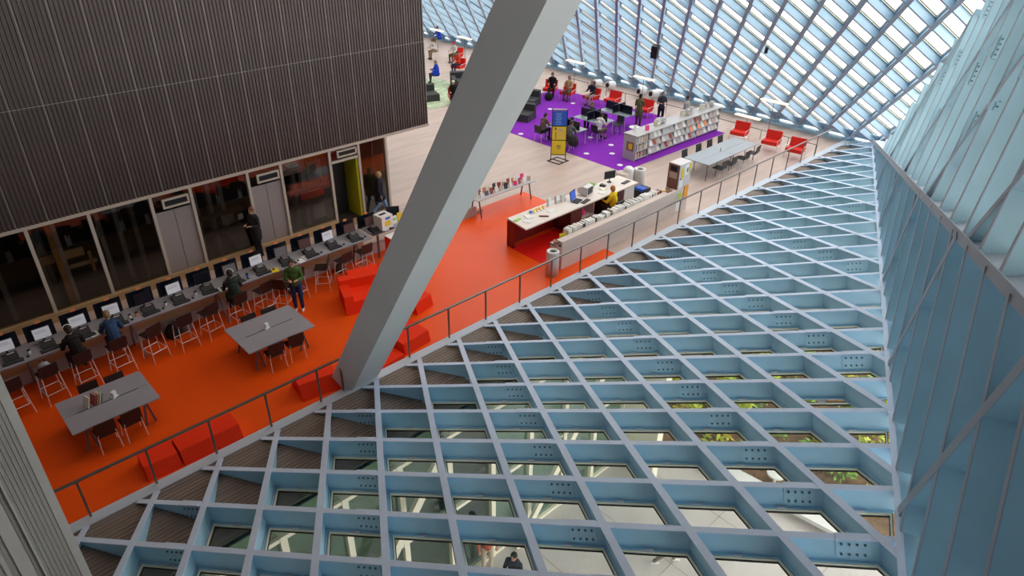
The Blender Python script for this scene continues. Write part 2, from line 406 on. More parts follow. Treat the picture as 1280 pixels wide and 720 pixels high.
lattice_panes(FR, (0, 0), w1, w2, far, M['pane_far'], lambda w: True, 300, depth=.34, inset=.05, fr=.02)
mb = MB(); mb.use(M['steel']).bar((XR-.05, 11.6, .06), (XR-.05, 54, .06), .5, .14, (0, 0, 1)); mb.use(M['steel_far']).add([r0(54, .02)-nR*.26, r0(11.3, .02)-nR*.26, r0(11.3, .5)-nR*.26, r0(54, .5)-nR*.26, r0(54, .02)-nR*.30, r0(11.3, .02)-nR*.30, r0(11.3, .5)-nR*.30, r0(54, .5)-nR*.30], [(0, 1, 2, 3), (7, 6, 5, 4), (2, 6, 7, 3), (0, 4, 5, 1)]); mb.build('base_beam', far)
mb = MB(); mb.use(M['steel'])
for i in range(-60, 61):
    r = clipseg((i*w2[0], i*w2[1]), w1, FR.poly)
    if not r: continue
    for t in r:
        p = FR.to3((i*w2[0]+t*w1[0], i*w2[1]+t*w1[1]))
        if p.z < .3: mb.add([p+Vector((.1, -.45, .03)), p+Vector((.1, .45, .03)), p+Vector((-.25, .1, .05)), p+Vector((-.25, -.1, .05)), p+upR*.55+Vector((0, -.34, 0)), p+upR*.55+Vector((0, -.22, 0))], [(0, 1, 2, 3), (3, 2, 5, 4), (0, 3, 4), (1, 5, 2), (0, 4, 5, 1)])
mb.build('foot_gusset', far)

# ---- side wall
side = struct(link('wall_right', None), 'steep side wall of deep pale blue steel fins folding from the near slope up past the viewer', 'glass wall')
L1, L2 = 37.0, 36.0
FQ = Facet(C0, dq, n1, [C0, C0+dfold*L1, C0+dq*L2])
K1 = Vector((-.54, -.22, -.81)); D1 = Vector((.40, .16, -.90))
s1 = K1.cross(n1).normalized(); cK = FQ.d2(K1); cL = FQ.d2(D1)
def march(F, base, along, step, n, d, root, **kw):
    for k in range(n):
        p = base+along*(step*k); F.beam(F.to2(p), F.d2(d), root, **kw)
def spacing(along, d, n): # distance along `along` giving perpendicular spacing 1
    s = along.normalized().cross(d.normalized()).length; return 1/s
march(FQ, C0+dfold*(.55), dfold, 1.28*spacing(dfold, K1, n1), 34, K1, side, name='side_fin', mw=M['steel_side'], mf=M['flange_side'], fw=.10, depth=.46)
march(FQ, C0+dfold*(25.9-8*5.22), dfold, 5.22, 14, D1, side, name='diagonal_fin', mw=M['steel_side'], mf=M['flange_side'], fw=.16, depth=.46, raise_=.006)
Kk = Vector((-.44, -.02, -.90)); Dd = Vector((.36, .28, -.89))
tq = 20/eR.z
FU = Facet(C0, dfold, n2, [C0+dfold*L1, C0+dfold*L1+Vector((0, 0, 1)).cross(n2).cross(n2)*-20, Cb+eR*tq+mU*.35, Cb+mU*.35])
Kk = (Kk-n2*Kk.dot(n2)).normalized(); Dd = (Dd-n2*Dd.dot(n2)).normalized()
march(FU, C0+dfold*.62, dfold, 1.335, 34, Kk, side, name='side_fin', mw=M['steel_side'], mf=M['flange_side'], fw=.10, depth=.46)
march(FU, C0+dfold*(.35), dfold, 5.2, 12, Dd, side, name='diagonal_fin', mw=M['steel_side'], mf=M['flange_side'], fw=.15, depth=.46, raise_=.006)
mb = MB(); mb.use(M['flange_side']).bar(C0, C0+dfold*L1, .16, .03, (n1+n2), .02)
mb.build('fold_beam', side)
q0, q1 = C0, C0+dfold*L1; ou = -n2*.48+Vector((0, 0, .20)); mb = MB(); mb.use(M['curb']).add([q0, q1, q1+ou, q0+ou, q0-Vector((0, 0, .03)), q1-Vector((0, 0, .03)), q1+ou-Vector((0, 0, .03)), q0+ou-Vector((0, 0, .03))], [(0, 1, 2, 3), (7, 6, 5, 4), (0, 4, 5, 1), (2, 6, 7, 3), (1, 5, 6, 2), (0, 3, 7, 4)]); mb.build('ledge', side)
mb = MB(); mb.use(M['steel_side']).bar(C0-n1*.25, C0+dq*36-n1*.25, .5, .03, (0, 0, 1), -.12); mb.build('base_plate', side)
# glass behind the fins
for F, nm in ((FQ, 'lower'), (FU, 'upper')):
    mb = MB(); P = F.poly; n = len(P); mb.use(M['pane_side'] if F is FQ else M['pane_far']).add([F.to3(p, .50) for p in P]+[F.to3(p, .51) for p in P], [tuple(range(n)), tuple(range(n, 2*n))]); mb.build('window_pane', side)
# bolted plates on the fins
for F, d, org, stp in ((FU, Kk, C0+dfold*.62, 1.335),):
    for k in range(3, 26):
        for hgt in (1.7+(k % 4)*.55, 4.6+(k % 4)*.55):
            if k < 6+hgt: continue
            p = org+dfold*(stp*k)-d*hgt; q = F.to2(p)
            if hgt < 11: F.plate(q, F.d2(d), side, L=.50, hgt=.26, depth=.46, m='steel_side')

# ================================================================ floors
def poly_floor(name, poly, z0, z1, m, label, cat='floor'):
    mb = MB(); mb.use(m).prism(poly, z0, z1); return struct(mb.build(name), label, cat)
poly_floor('floor', [(-6, 12.78), (35.5, 12.78), (35.5, 11.7), (36.5, 11.7), (36.5, 54), (-6, 54)], -.35, 0, M['beige_floor'], 'pale pinkish wood floor of the hall')
poly_floor('floor_2', [(-6, 12.86), (17.4, 12.86), (17.4, 13.5), (18.86, 13.5), (18.86, 18.95), (16.3, 18.95), (15.9, 18.55), (-6, 18.55)], .002, .006, M['red_floor'], 'glossy orange-red floor between the computer counter and the railing')
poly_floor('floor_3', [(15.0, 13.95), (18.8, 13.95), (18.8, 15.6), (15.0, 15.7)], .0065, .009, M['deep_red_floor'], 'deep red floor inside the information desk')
poly_floor('floor_4', [(23.65, 17.62), (31.8, 17.5), (31.6, 28.9), (23.65, 28.9)], .002, .010, M['purple'], 'purple carpet under the reading tables', 'carpet')
poly_floor('floor_5', [(23.2, 30.6), (27.6, 30.6), (27.6, 36), (23.2, 36)], .002, .010, M['green_carpet'], 'green patterned carpet at the far left', 'carpet')
for k, (x, y) in enumerate([(23.9, 24.3), (24.2, 20.2), (24.2, 18.2), (26.0, 20.2), (25.1, 19.4), (26.1, 21.6), (28.1, 26.3), (29.9, 26.2), (26.9, 23.8), (29.0, 18.3)]):
    m_ = MB(); m_.use(M['white']).lathe((0, 0, .010), [(.13, 0), (.13, .012), (.11, .016)], 14)
    where = ['by the sign stand corner of the carpet', 'on the near edge left of the shelf', 'at the near corner of the carpet', 'beside the shelf end', 'behind the sign stand tables', 'beside the man in white', 'in front of the red armchairs', 'near the seated man in tan', 'left of the study desks', 'beyond the low shelf'][k]
    tag(m_.build('floor_outlet', None, False, (x, y, 0)), 'round white floor outlet in the purple carpet, ' + where, 'outlet', 'floor outlets in the purple carpet')
# ceiling over the hall
mb = MB(); mb.use(M['ceiling']).b2(-7, 19.2, -9, 54, 14.0, 14.3); struct(mb.build('ceiling'), 'dark ceiling slab high over the hall', 'ceiling')
mb = MB(); mb.use(M['ceiling']).b2(-7.3, -7, -9, 54, -5, 14.3); struct(mb.build('wall_left_2'), 'dark end wall of the hall outside the view', 'wall')
mb = MB(); mb.use(M['ceiling']).b2(-7, 36, 54, 54.3, -.3, 14.3); struct(mb.build('wall_back'), 'grey end wall of the hall behind the block', 'wall')
mb = MB(); mb.use(M['ceiling']).b2(-7, 2.2, -9.3, -9, -5, 14.3); struct(mb.build('wall_right_2'), 'dark wall behind the viewpoint', 'wall')

# ================================================================ dark ribbed block and the glazed room beneath it
YW = 21.22
blk = struct(link('wall_left', None), 'dark ribbed metal block hanging over the glazed rooms', 'wall')
X1 = 15.86; X0 = -6.0; zb = 2.97; zt = 14.0
PW = .765
npan = int((X1-X0)/PW)
def corr_mesh(wd, z0, z1):
    # one cladding panel: vertical ribs, trapezoid profile, one light seam on its right edge
    mb = MB(); mb.use(M['corr']); nr = 7; p = wd/nr; prof = []
    for r in range(nr): prof += [(r*p, .0), (r*p+p*.28, 0), (r*p+p*.42, -.03), (r*p+p*.80, -.03), (r*p+p*.94, 0)]
    prof.append((wd-.012, 0))
    vs = [(x, y, z0) for x, y in prof]+[(x, y, z1) for x, y in prof]; n = len(prof)
    mb.add(vs, [(k, k+1, n+k+1, n+k) for k in range(n-1)])
    mb.use(M['corr_seam']).b2(wd-.016, wd-.002, -.012, .02, z0, z1); return mb.mesh('cladding_panel')
low, hi = corr_mesh(PW, zb, 5.985), corr_mesh(PW, 6.0, zt)
xr = X1
while xr > X0+PW:
    xr -= PW
    link('cladding_panel', low, blk, (xr, YW, 0)); link('cladding_panel', hi, blk, (xr, YW, 0))
mb = MB(); mb.use(M['corr']).b2(X0, X1-.02, YW+.03, 30, zb+.02, zt); mb.build('block_core', blk)
mb = MB(); mb.use(M['corr_seam']).b2(X0, X1, YW-.02, YW+.02, 5.986, 5.999); mb.build('horizontal_joint', blk)
mb = MB(); mb.use(M['trim']).b2(X0, X1, YW-.06, YW+.1, zb-.09, zb); mb.build('bottom_trim', blk)

# glazed rooms: mullions, panes, infill panels, doorway
room = struct(link('window_1', None), 'row of dark glazed rooms with pale mullions under the ribbed block', 'glazed wall')
mx = [-3.2, -1.4, .4, 2.25, 3.80, 5.48, 6.66, 8.5, 9.66, 11.5, 12.68, 13.85]
for x in mx:
    mb = MB(); mb.use(M['trim']).b2(x-.045, x+.045, YW-.05, YW+.1, .0, zb-.08); mb.build('mullion', room)
mb = MB(); mb.use(M['wood']).b2(X0, 11.5, YW-.12, YW+.12, 0, .27); mb.build('sill', room)
def pane(x0, x1, z0, z1, m=None, nm='window_pane', y=YW+.02, t=.012):
    mb = MB(); mb.use(m or M['pane_room']).b2(x0+.045, x1-.045, y, y+t, z0, z1); return mb.build(nm, room)
for a, b in ((-3.2, -1.4), (-1.4, .4), (.4, 2.25), (2.25, 3.8), (3.8, 5.48), (6.66, 8.5), (9.66, 11.5)): pane(a, b, .27, zb-.08)
pane(12.68, 13.85, .1, zb-.08); pane(5.48, 6.66, 2.35, zb-.08); pane(8.5, 9.66, 2.35, zb-.08); pane(11.5, 12.68, 2.5, zb-.08)
M['panel'] = mat('mauve_grey_panel', (.30, .25, .25), .5)
for a, b in ((5.48, 6.66), (8.5, 9.66)):
    c = (a+b)/2; pane(a, c+.04, .27, 2.33, M['panel'], 'infill_panel'); pane(c-.035, b, .27, 2.33, M['panel'], 'infill_panel')
    mb = MB(); mb.use(M['trim'])
    for x0_, x1_, z0_, z1_ in ((a+.3, b-.08, 2.42, 2.48), (a+.3, b-.08, 2.66, 2.72), (a+.3, a+.36, 2.48, 2.66), (b-.14, b-.08, 2.48, 2.66)): mb.b2(x0_, x1_, YW-.05, YW, z0_, z1_)
    mb.use(M['dark']).b2(a+.36, b-.14, YW-.02, YW, 2.48, 2.66); mb.build('vent_window', room)
mb = MB(); mb.use(M['trim'])
for x0_, x1_, z0_, z1_ in ((11.8, 12.6, 2.56, 2.61), (11.8, 12.6, 2.76, 2.81), (11.8, 11.86, 2.6, 2.77), (12.54, 12.6, 2.6, 2.77), (11.5, 12.68, 2.40, 2.48)): mb.b2(x0_, x1_, YW-.05, YW+.01, z0_, z1_)
mb.use(M['dark']).b2(11.86, 12.54, YW-.02, YW, 2.61, 2.76); mb.build('vent_window', room)
# shelves seen through the panes
for a, b in ((6.66, 8.5), (9.66, 11.5)):
    for z in (1.02, 1.62): mb = MB(); mb.use(M['corr']).b2(a+.05, b-.05, YW+.12, YW+.42, z, z+.05); mb.build('inner_shelf', room)
# inner room: back wall, columns, floor
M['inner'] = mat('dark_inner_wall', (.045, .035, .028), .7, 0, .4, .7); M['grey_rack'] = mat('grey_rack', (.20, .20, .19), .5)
M['mesh_yellow'] = mat('acid_yellow_wall', (.45, .42, .01), .5); M['timber'] = mat('warm_timber_post', (.42, .20, .06), .5)
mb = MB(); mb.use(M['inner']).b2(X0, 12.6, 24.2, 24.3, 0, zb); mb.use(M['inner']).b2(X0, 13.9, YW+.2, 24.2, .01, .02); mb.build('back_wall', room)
mb = MB(); mb.use(M['timber']).b2(2.72, 2.86, YW+.3, YW+.46, 0, zb-.1); mb.use(M['plinth']).b2(2.87, 2.98, YW+.3, YW+.46, 0, zb-.1); mb.use(M['wood']).b2(2.25, 2.72, YW+.5, YW+.56, 1.5, 1.75).b2(2.98, 3.5, YW+.5, YW+.56, 1.5, 1.75).b2(2.98, 3.75, YW+.5, YW+.56, 1.18, 1.28).b2(3.58, 3.66, YW+.5, YW+.56, .9, 1.55); mb.build('timber_frame', room)
for x in (4.05, 4.55, 5.0, 6.9, 7.35, 7.75, 9.9, 10.35, 10.7, 2.35, 2.5, 1.3, .2, -.9): mb = MB(); mb.use(M['grey_rack']).b2(x, x+.13, YW+.7, YW+.95, 0, zb-.1); mb.build('inner_post', room)
for x0_, x1_, z0_, z1_, m_ in ((7.6, 8.0, 1.1, 1.55, M['plinth']), (10.9, 11.35, .3, .98, M['grey_rack']), (10.5, 11.4, 1.15, 1.38, M['red_foam']), (9.75, 9.98, 1.1, 1.5, M['red_foam']), (10.85, 11.4, 1.75, 2.5, M['grey_rack']), (9.8, 10.6, 2.2, 2.75, M['plinth'])):
    mb = MB(); mb.use(m_).b2(x0_, x1_, YW+.5, YW+.6, z0_, z1_); mb.build('inner_panel', room)
mb = MB(); mb.use(M['paper']).b2(8.0, 8.17, YW+.1, YW+.11, 1.33, 1.52); mb.build('notice', room)
mb = MB(); mb.use(M['mesh_yellow']).b2(12.55, 12.66, YW+.02, YW+1.4, .05, 2.4).b2(11.6, 12.6, 23.4, 23.45, 0, 2.9); mb.use(M['dark']).b2(11.5, 12.5, YW+.8, YW+.9, .0, 2.4); mb.build('doorway', room)
mb = MB(); mb.use(M['wood']).b2(11.5, 12.7, YW-.3, YW+.1, .0, .05); mb.build('threshold', room)
mb = MB(); mb.use(M['white']).b2(12.7, 15.2, 24.0, 24.1, 0, zb).b2(13.8, 13.9, YW+.1, 24, 0, zb); mb.use(M['grey_rack']).b2(13.3, 13.36, YW+.1, YW+.16, 0, zb-.1); mb.build('pale_inner_wall', room)
# plinth wall between walkway and the red floor
mb = MB(); mb.use(M['plinth']).b2(-6, 15.9, 18.50, 18.62, 0, .36); mb.use(M['wood']).b2(-6, 10.9, 18.52, 18.60, .36, .93); mb.use(M['plinth']).b2(-6, 15.9, 18.62, 18.66, 0, .05)
struct(mb.build('baseboard_left'), 'pinkish plinth with tan wood panel behind the computer counter', 'plinth')

# ================================================================ leaning column
colm = MB(); D = Vector((.0228, -.6175, 1)); H = 15
base = [Vector((6.42, 13.36, 0)), Vector((6.68, 12.69, 0)), Vector((7.46, 12.73, 0)), Vector((7.2, 13.40, 0))]
colm.use(M['col']).add([b+D*(-.1) for b in base]+[b+D*H for b in base], [(3, 2, 1, 0), (4, 5, 6, 7), (0, 1, 5, 4), (1, 2, 6, 5), (2, 3, 7, 6), (3, 0, 4, 7)])
struct(colm.build('trim_3'), 'massive grey leaning column rising from the railing across the view', 'column')
# near ribbed pier at the lower left of the view
pier = struct(link('trim_4', None), 'grey ribbed metal pier close at the lower left', 'pier')
edges = [(.065, -.055, 0), (-.055, -.062, .03), (-.062, -.10, 0), (-.10, -.108, .03), (-.108, -.13, 0.01), (-.13, -.20, -.015)]
mb = MB(); mb.use(M['corr_near']); z0_, z1_ = 4.2, 13.9
x = .065
prof = [(.065, 3.25), (.065, 3.0)]
for k in range(7): prof += [(.03-.017*k, 3.0), (.026-.017*k, 3.012), (.020-.017*k, 3.012), (.016-.017*k, 3.0)]
prof += [(-.095, 3.0), (-.10, 3.04), (-.115, 3.04), (-.12, 3.0), (-.17, 3.0), (-.175, 3.03), (-.19, 3.03)]
for k in range(14): prof += [(-.20-.05*k, 3.0), (-.215-.05*k, 3.0), (-.222-.05*k, 3.03), (-.243-.05*k, 3.03)]
prof += [(-.95, 3.0), (-.95, 3.25)]
mb.add([(a, b, z0_) for a, b in prof]+[(a, b, z1_) for a, b in prof], [(k, (k+1) % len(prof), len(prof)+(k+1) % len(prof), len(prof)+k) for k in range(len(prof))]); mb.build('ribbed_cladding', pier)

# ================================================================ railing
rail = thing('railing', 'thin brown steel railing along the floor edge with square posts', 'railing')
px = [-.72, .66, 1.95, 3.25, 4.56, 5.87, 6.5]+[8.54+1.366*k for k in range(18)]
for x in px: mb = MB(); mb.use(M['rail']).b2(x-.022, x+.022, 12.755, 12.785, .0, 1.04); mb.build('post', rail)
for a, b in ((-4.4, 6.5), (8.05, 33.2)): mb = MB(); mb.use(M['rail']).b2(a, b, 12.74, 12.80, 1.04, 1.075); mb.build('handrail', rail)

# ================================================================ street level seen through the sloping glass
ZG = -5.0
mb = MB(); mb.use(M['paving']).b2(-30, 60, -30, 30, ZG-.2, ZG); gp = struct(mb.build('floor_6'), 'pale pavement of the street below the glass', 'pavement')
mb = MB(); mb.use(M['plinth'])
for k in range(-3, 16): mb.b2(k*2.4, k*2.4+.02, -4, 12, ZG, ZG+.004)
for y in (0, 3, 6): mb.b2(-6, 40, y, y+.02, ZG, ZG+.004)
mb.build('paving_joint', gp)
sf = struct(link('window_2', None), 'cream framed storefront windows of the level below, seen down through the lattice', 'storefront')
YS = 9.62
for k in range(15):
    x = -5.0+k*1.36; mb = MB(); mb.use(M['cream']).b2(x-.07, x+.07, YS-.12, YS+.1, ZG, .30); mb.build('storefront_mullion', sf)
    if k < 14: mb = MB(); mb.use(M['pane_store']).b2(x+.07, x+1.29, YS-.01, YS+.01, ZG+.1, .28); mb.build('window_pane', sf)
for z in (ZG+.05, -2.2, .22): mb = MB(); mb.use(M['cream']).b2(-5, 14, YS-.1, YS+.08, z-.05, z+.05); mb.build('transom', sf)
for x in (-3.6, 3.2, 9.3):
    mb = MB(); mb.use(M['cream']).bar((x, YS-.35, ZG), (x+3.4, YS-.5, .2), .22, .10, (0, 1, 0)); mb.build('diagonal_brace', sf)
M['green_int'] = mat('green_lit_interior', (.34, .42, .30), .7, 0, .3, .6)
mb = MB(); mb.use(M['green_int']).b2(-6, 14, 12.2, 12.3, ZG, -.45).b2(-6, 14, 9.7, 12.2, ZG+.01, ZG+.03); mb.use(M['white']).b2(9.0, 14.1, 10.0, 10.1, ZG, .0); mb.build('inner_wall', sf)
mb = MB(); mb.use(M['cream']).b2(14.0, 14.3, 8.2, 12.3, ZG, -.25); mb.build('end_wall', sf)
# garden with planting
gd = struct(link('floor_7', None), 'planting bed of yellow and green shrubs beside the pavement', 'garden')
mb = MB(); mb.use(M['garden']).prism([(15.6, 9.4), (16.3, 6.9), (16.75, 3.0), (17.3, -.5), (34, -.5), (34, 10.8), (15.6, 10.8)], ZG+.01, ZG+.12); mb.build('soil', gd)
# ================================================================ computer counter
PI2 = math.pi/2
ctr = thing('computer_counter', 'long grey bar-height counter lined with computers below the ribbed block', 'counter')
for a, b in ((-2.6, -.2), (-.2, 2.2), (2.2, 4.6), (4.6, 7.0), (7.0, 9.4), (9.4, 10.85)):
    mb = MB(); mb.use(M['table_grey']).b2(a+.004, b-.004, 17.86, 18.74, .965, 1.0); mb.build('counter_top', ctr)
for x in (-1.4, 1.0, 3.42, 5.75, 8.1, 10.4):
    mb = MB(); mb.use(M['leg_grey']).bar((x-.02, 18.15, .965), (x+.04, 17.72, 0), .07, .04, (1, 0, 0)).bar((x-.02, 18.15, .965), (x-.02, 18.42, 0), .07, .04, (1, 0, 0)); mb.build('leg', ctr)
side_c = thing('end_counter', 'short pale grey counter continuing past the computers behind the column', 'counter')
mb = MB(); mb.use(M['table_grey']).b2(10.95, 13.6, 17.95, 18.75, .965, 1.0); mb.build('counter_top', side_c)
for x in (11.2, 13.3): mb = MB(); mb.use(M['leg_grey']).b2(x, x+.06, 18.1, 18.16, 0, .965); mb.build('leg', side_c)

def where_c(k, n=14): return ['under the leftmost room window', 'second from the left', 'by the person with headphones', 'before the person in blue', 'right of the person in blue', 'below the open curtain posts', 'left of the person in dark green', 'before the person in dark green', 'right of the person in dark green', 'below the tall standing figure', 'before the woman in green', 'right of the woman in green', 'last but one before the column', 'next to the white box'][k]
# screens that face the stools: white when lit, brown or dark when not
lit = [1, 1, 1, 1, 0, 1, 0, 2, 1, 2, 3, 1, 3, 3]
def make_mon(kind):
    t = thing('computer_monitor', '', 'monitor')
    scr = {1: M['screen'], 0: M['navy'], 2: mat('dim_grey_screen', (.22, .20, .22), .3), 3: M['screen_brown']}[kind]
    mb = MB(); mb.use(M['dark']).box((0, 0, .30), (.40, .035, .31), 0, -.12); mb.build('casing', t)
    mb = MB(); mb.use(scr).box((0, -.020, .302), (.37, .004, .28), 0, -.12); s = mb.build('screen', t)
    if kind == 1:
        mb = MB(); mb.use(M['screen_line'])
        for r, (a, b) in enumerate(((-.14, .10), (-.14, .12), (-.14, .02), (-.02, .13))): mb.box(((a+b)/2, -.0235+(r-1.5)*.006, .38-r*.05), (b-a, .002, .010), 0, -.12)
        mb.build('screen_text', s)
    mb = MB(); mb.use(M['dark']).lathe((0, .04, 0), [(.11, 0), (.11, .012), (.02, .02), (.02, .16)], 12); mb.build('stand', t)
    return t
monp = {}
def place(protos, key, make, loc, rz, label, cat_group=None):
    if key not in protos:
        t = make(); protos[key] = t; t.location = loc; t.rotation_euler = (0, 0, rz); t['label'] = label
        if cat_group: t['group'] = cat_group
        return t
    return dup(protos[key], loc, rz, label, cat_group)
mk = ['lit white', 'black', 'dim grey', 'brown unlit']
for k in range(14):
    x = .70+.806*k
    kind = lit[k]
    place(monp, kind, lambda: make_mon(kind), (x, 18.42, 1.0), .06*((k*7) % 3-1), f"{ {1:'lit white',0:'black unlit',2:'dim grey',3:'brown unlit'}[kind]} computer monitor on the counter, {where_c(k)}", 'monitors along the computer counter')
def make_screen():
    t = thing('privacy_screen', '', 'divider'); mb = MB(); mb.use(M['navy']).box((0, 0, .22), (.66, .02, .44)); mb.build('panel', t)
    for sx in (-.2, .2): mb = MB(); mb.use(M['dark']).box((sx, 0, -.005), (.04, .05, .01)); mb.build('bracket', t)
    mb = MB(); mb.use(M['orange_tag']).box((.02, -.0, .475), (.12, .012, .07)); mb.build('number_tag', t); return t
scp = {}
for k in range(14):
    place(scp, 0, make_screen, (.70+.806*k, 18.68, 1.01), 0, f"navy-black privacy panel with orange tag behind the monitor, {where_c(k)}", 'privacy panels along the computer counter')
def make_kb():
    t = thing('keyboard', '', 'keyboard'); mb = MB(); mb.use(M['dark']).box((0, 0, .012), (.44, .16, .02)); mb.build('body', t)
    mb = MB(); mb.use(mat('grey_key_caps', (.06, .06, .07), .5))
    for r in range(4):
        for c in range(13): mb.box((-.19+c*.031, -.055+r*.036, .026), (.025, .028, .008))
    mb.build('keys', t); return t
def make_scan():
    t = thing('card_reader', '', 'device'); mb = MB(); mb.use(M['dark']).extr([(-.13, 0), (.13, 0), (.13, .12), (.02, .13), (-.13, .04)], 'x', -.16, .16); mb.build('body', t)
    mb = MB(); mb.use(M['bin_grey']).box((.03, .04, .127), (.15, .05, .004)); mb.build('slot', t); return t
kbp, dvp, msp = {}, {}, {}
def make_mouse():
    t = thing('mouse', '', 'mouse'); mb = MB(); mb.use(M['dark']).lathe((0, 0, 0), [(.035, 0), (.04, .012), (.03, .03), (.008, .036)], 10); mb.build('body', t); mb = MB(); mb.use(M['leg_grey']).box((0, .03, .034), (.008, .02, .008)); mb.build('wheel', t); return t
for k in range(14):
    x = .70+.806*k
    place(kbp, 0, make_kb, (x+.02, 18.02, 1.0), .05*((k*5) % 3-1), f'black keyboard on the counter, {where_c(k)}', 'keyboards along the computer counter')
    place(dvp, 0, make_scan, (x+.02, 18.22, 1.0), 0, f'black card reader below the monitor, {where_c(k)}', 'card readers along the computer counter')
    place(msp, 0, make_mouse, (x+.34, 18.04, 1.0), 0, f'small dark mouse on the counter, {where_c(k)}', 'mice along the computer counter')
for n, (x, m_, lab) in enumerate([(1.10, 'white', 'white cup lying between the second and third monitors'), (3.45, 'cream', 'cream paper cup beside the person in blue'), (3.62, 'orange_tag', 'orange-lidded cup beside the person in blue'), (4.38, 'white', 'white cup in the dark bag on the counter'), (5.2, 'white', 'white cup left of the dim grey monitor'), (6.72, 'blue', 'blue cup right of the person in dark green')]):
    t = thing('cup', lab, 'cup', (x, 18.16, 1.0), 0, 'cups on the computer counter'); mb = MB(); mb.use(M[m_]).lathe((0, 0, 0), [(.03, 0), (.042, .10)], 12); mb.build('body', t); mb = MB(); mb.use(M['dark']).lathe((0, 0, .1), [(.044, 0), (.040, .012)], 12); mb.build('lid', t)
for n, (x, y, rz, lab) in enumerate([(2.52, 18.0, .2, 'white paper sheet left of the person in blue'), (5.86, 17.98, .3, 'white paper sheet before the person in dark green'), (7.50, 17.98, -.3, 'yellowish paper before the woman in green'), (8.35, 17.99, .1, 'pale blue sheet right of the woman in green'), (8.6, 18.1, .1, 'second pale sheet near the woman in green')]):
    mb = MB(); mb.use(M['paper'] if n != 2 else M['yellow']).box((0, 0, .003), (.21, .28, .004)); tag(mb.build('paper_sheet', None, False, (x, y, 1.0), rz), lab, 'paper', 'papers on the computer counter')
# end counter things
t = thing('leaflet_box', 'white box with orange and purple prints on the counter by the column', 'box', (11.55, 18.2, 1.0), .1)
mb = MB(); mb.use(M['white']).box((0, 0, .25), (.46, .44, .50)); mb.build('body', t)
mb = MB(); mb.use(M['yellow']).box((.0, -.223, .24), (.24, .004, .18)); mb.use(M['blue']).box((.02, -.223, .42), (.2, .004, .07)); mb.use(M['dark']).box((0, .02, .502), (.26, .12, .004)); mb.build('print', t)
t = thing('leaflet_stand', 'yellow and green leaflet stand on the counter beside the white box', 'stand', (12.1, 18.25, 1.0), -.2)
mb = MB(); mb.use(M['yellow']).box((.14, 0, .17), (.18, .02, .34), 0, -.2); mb.build('yellow_leaflet', t); mb = MB(); mb.use(M['paper']).box((-.1, 0, .13), (.24, .02, .26), 0, -.2); mb.use(M['green']).box((-.08, -.018, .16), (.12, .004, .08), 0, -.2); mb.build('green_leaflet', t)
t = thing('desk_phone', 'small blue-black phone on the counter in front of the white box', 'phone', (11.7, 18.02, 1.0)); mb = MB(); mb.use(M['navy']).box((0, 0, .02), (.16, .14, .04)); mb.build('body', t); mb = MB(); mb.use(M['dark']).box((-.05, 0, .05), (.04, .16, .03)); mb.build('handset', t)
t = thing('computer_monitor', 'black monitor turned away on the end counter near the walking woman', 'monitor', (12.2, 18.58, 1.0), 2.6); mb = MB(); mb.use(M['navy']).box((0, 0, .3), (.44, .04, .32)); mb.build('casing', t); mb = MB(); mb.use(M['dark']).lathe((0, 0, 0), [(.1, 0), (.1, .01), (.02, .02), (.02, .15)], 10); mb.build('stand', t)
t = thing('dark_sack', 'draped pinkish cloth on a stand beside the column', 'cloth', (11.5, 17.55, 0)); mb = MB(); mb.use(M['paper']).extr([(-.2, .98), (.2, .98), (.2, .96), (-.2, .96)], 'x', -.24, .24); mb.use(M['bin_grey']).box((0, -.21, .55), (.48, .02, .84)); mb.use(M['red_foam']).box((-.235, 0, .48), (.02, .4, .94)); mb.build('panel', t); t['category'] = 'stand'; t['label'] = 'low pinkish stand with a white top beside the column'; t.name = 'display_stand'
# bags under the counter
def bag(x, y, z, m_, lab, s=1.0, nm='bag'):
    t = thing(nm, lab, 'bag', (x, y, z)); mb = MB(); mb.use(m_).lathe((0, 0, 0), [(.12*s, 0), (.19*s, .06*s), (.20*s, .20*s), (.13*s, .33*s), (.05*s, .37*s)], 10); mb.build('body', t)
    mb = MB(); mb.use(M['dark']).tube([(-.07*s, 0, .33*s), (-.06*s, 0, .47*s), (.06*s, 0, .47*s), (.07*s, 0, .33*s)], .012, 5); mb.build('strap', t); return t
bag(4.36, 18.1, 0, cloth('bag_black', (.02, .02, .02)), 'black bag hanging down under the counter between two empty stools', 1.1)
bag(4.75, 18.2, 0, cloth('bag_grey', (.2, .16, .15)), 'grey patterned bag on the floor under the counter', .9)
bag(8.0, 18.1, 0, cloth('bag_black', (.02, .02, .02)), 'black backpack under the counter by the woman in green', 1.1, 'backpack')
bag(9.75, 18.2, 0, cloth('bag_olive', (.1, .09, .07)), 'dark olive bag under the last stools', .8)
bag(1.22, 17.42, .80, cloth('plaid', (.35, .33, .36)), 'plaid grey and white scarf bag on a stool seat', .75)

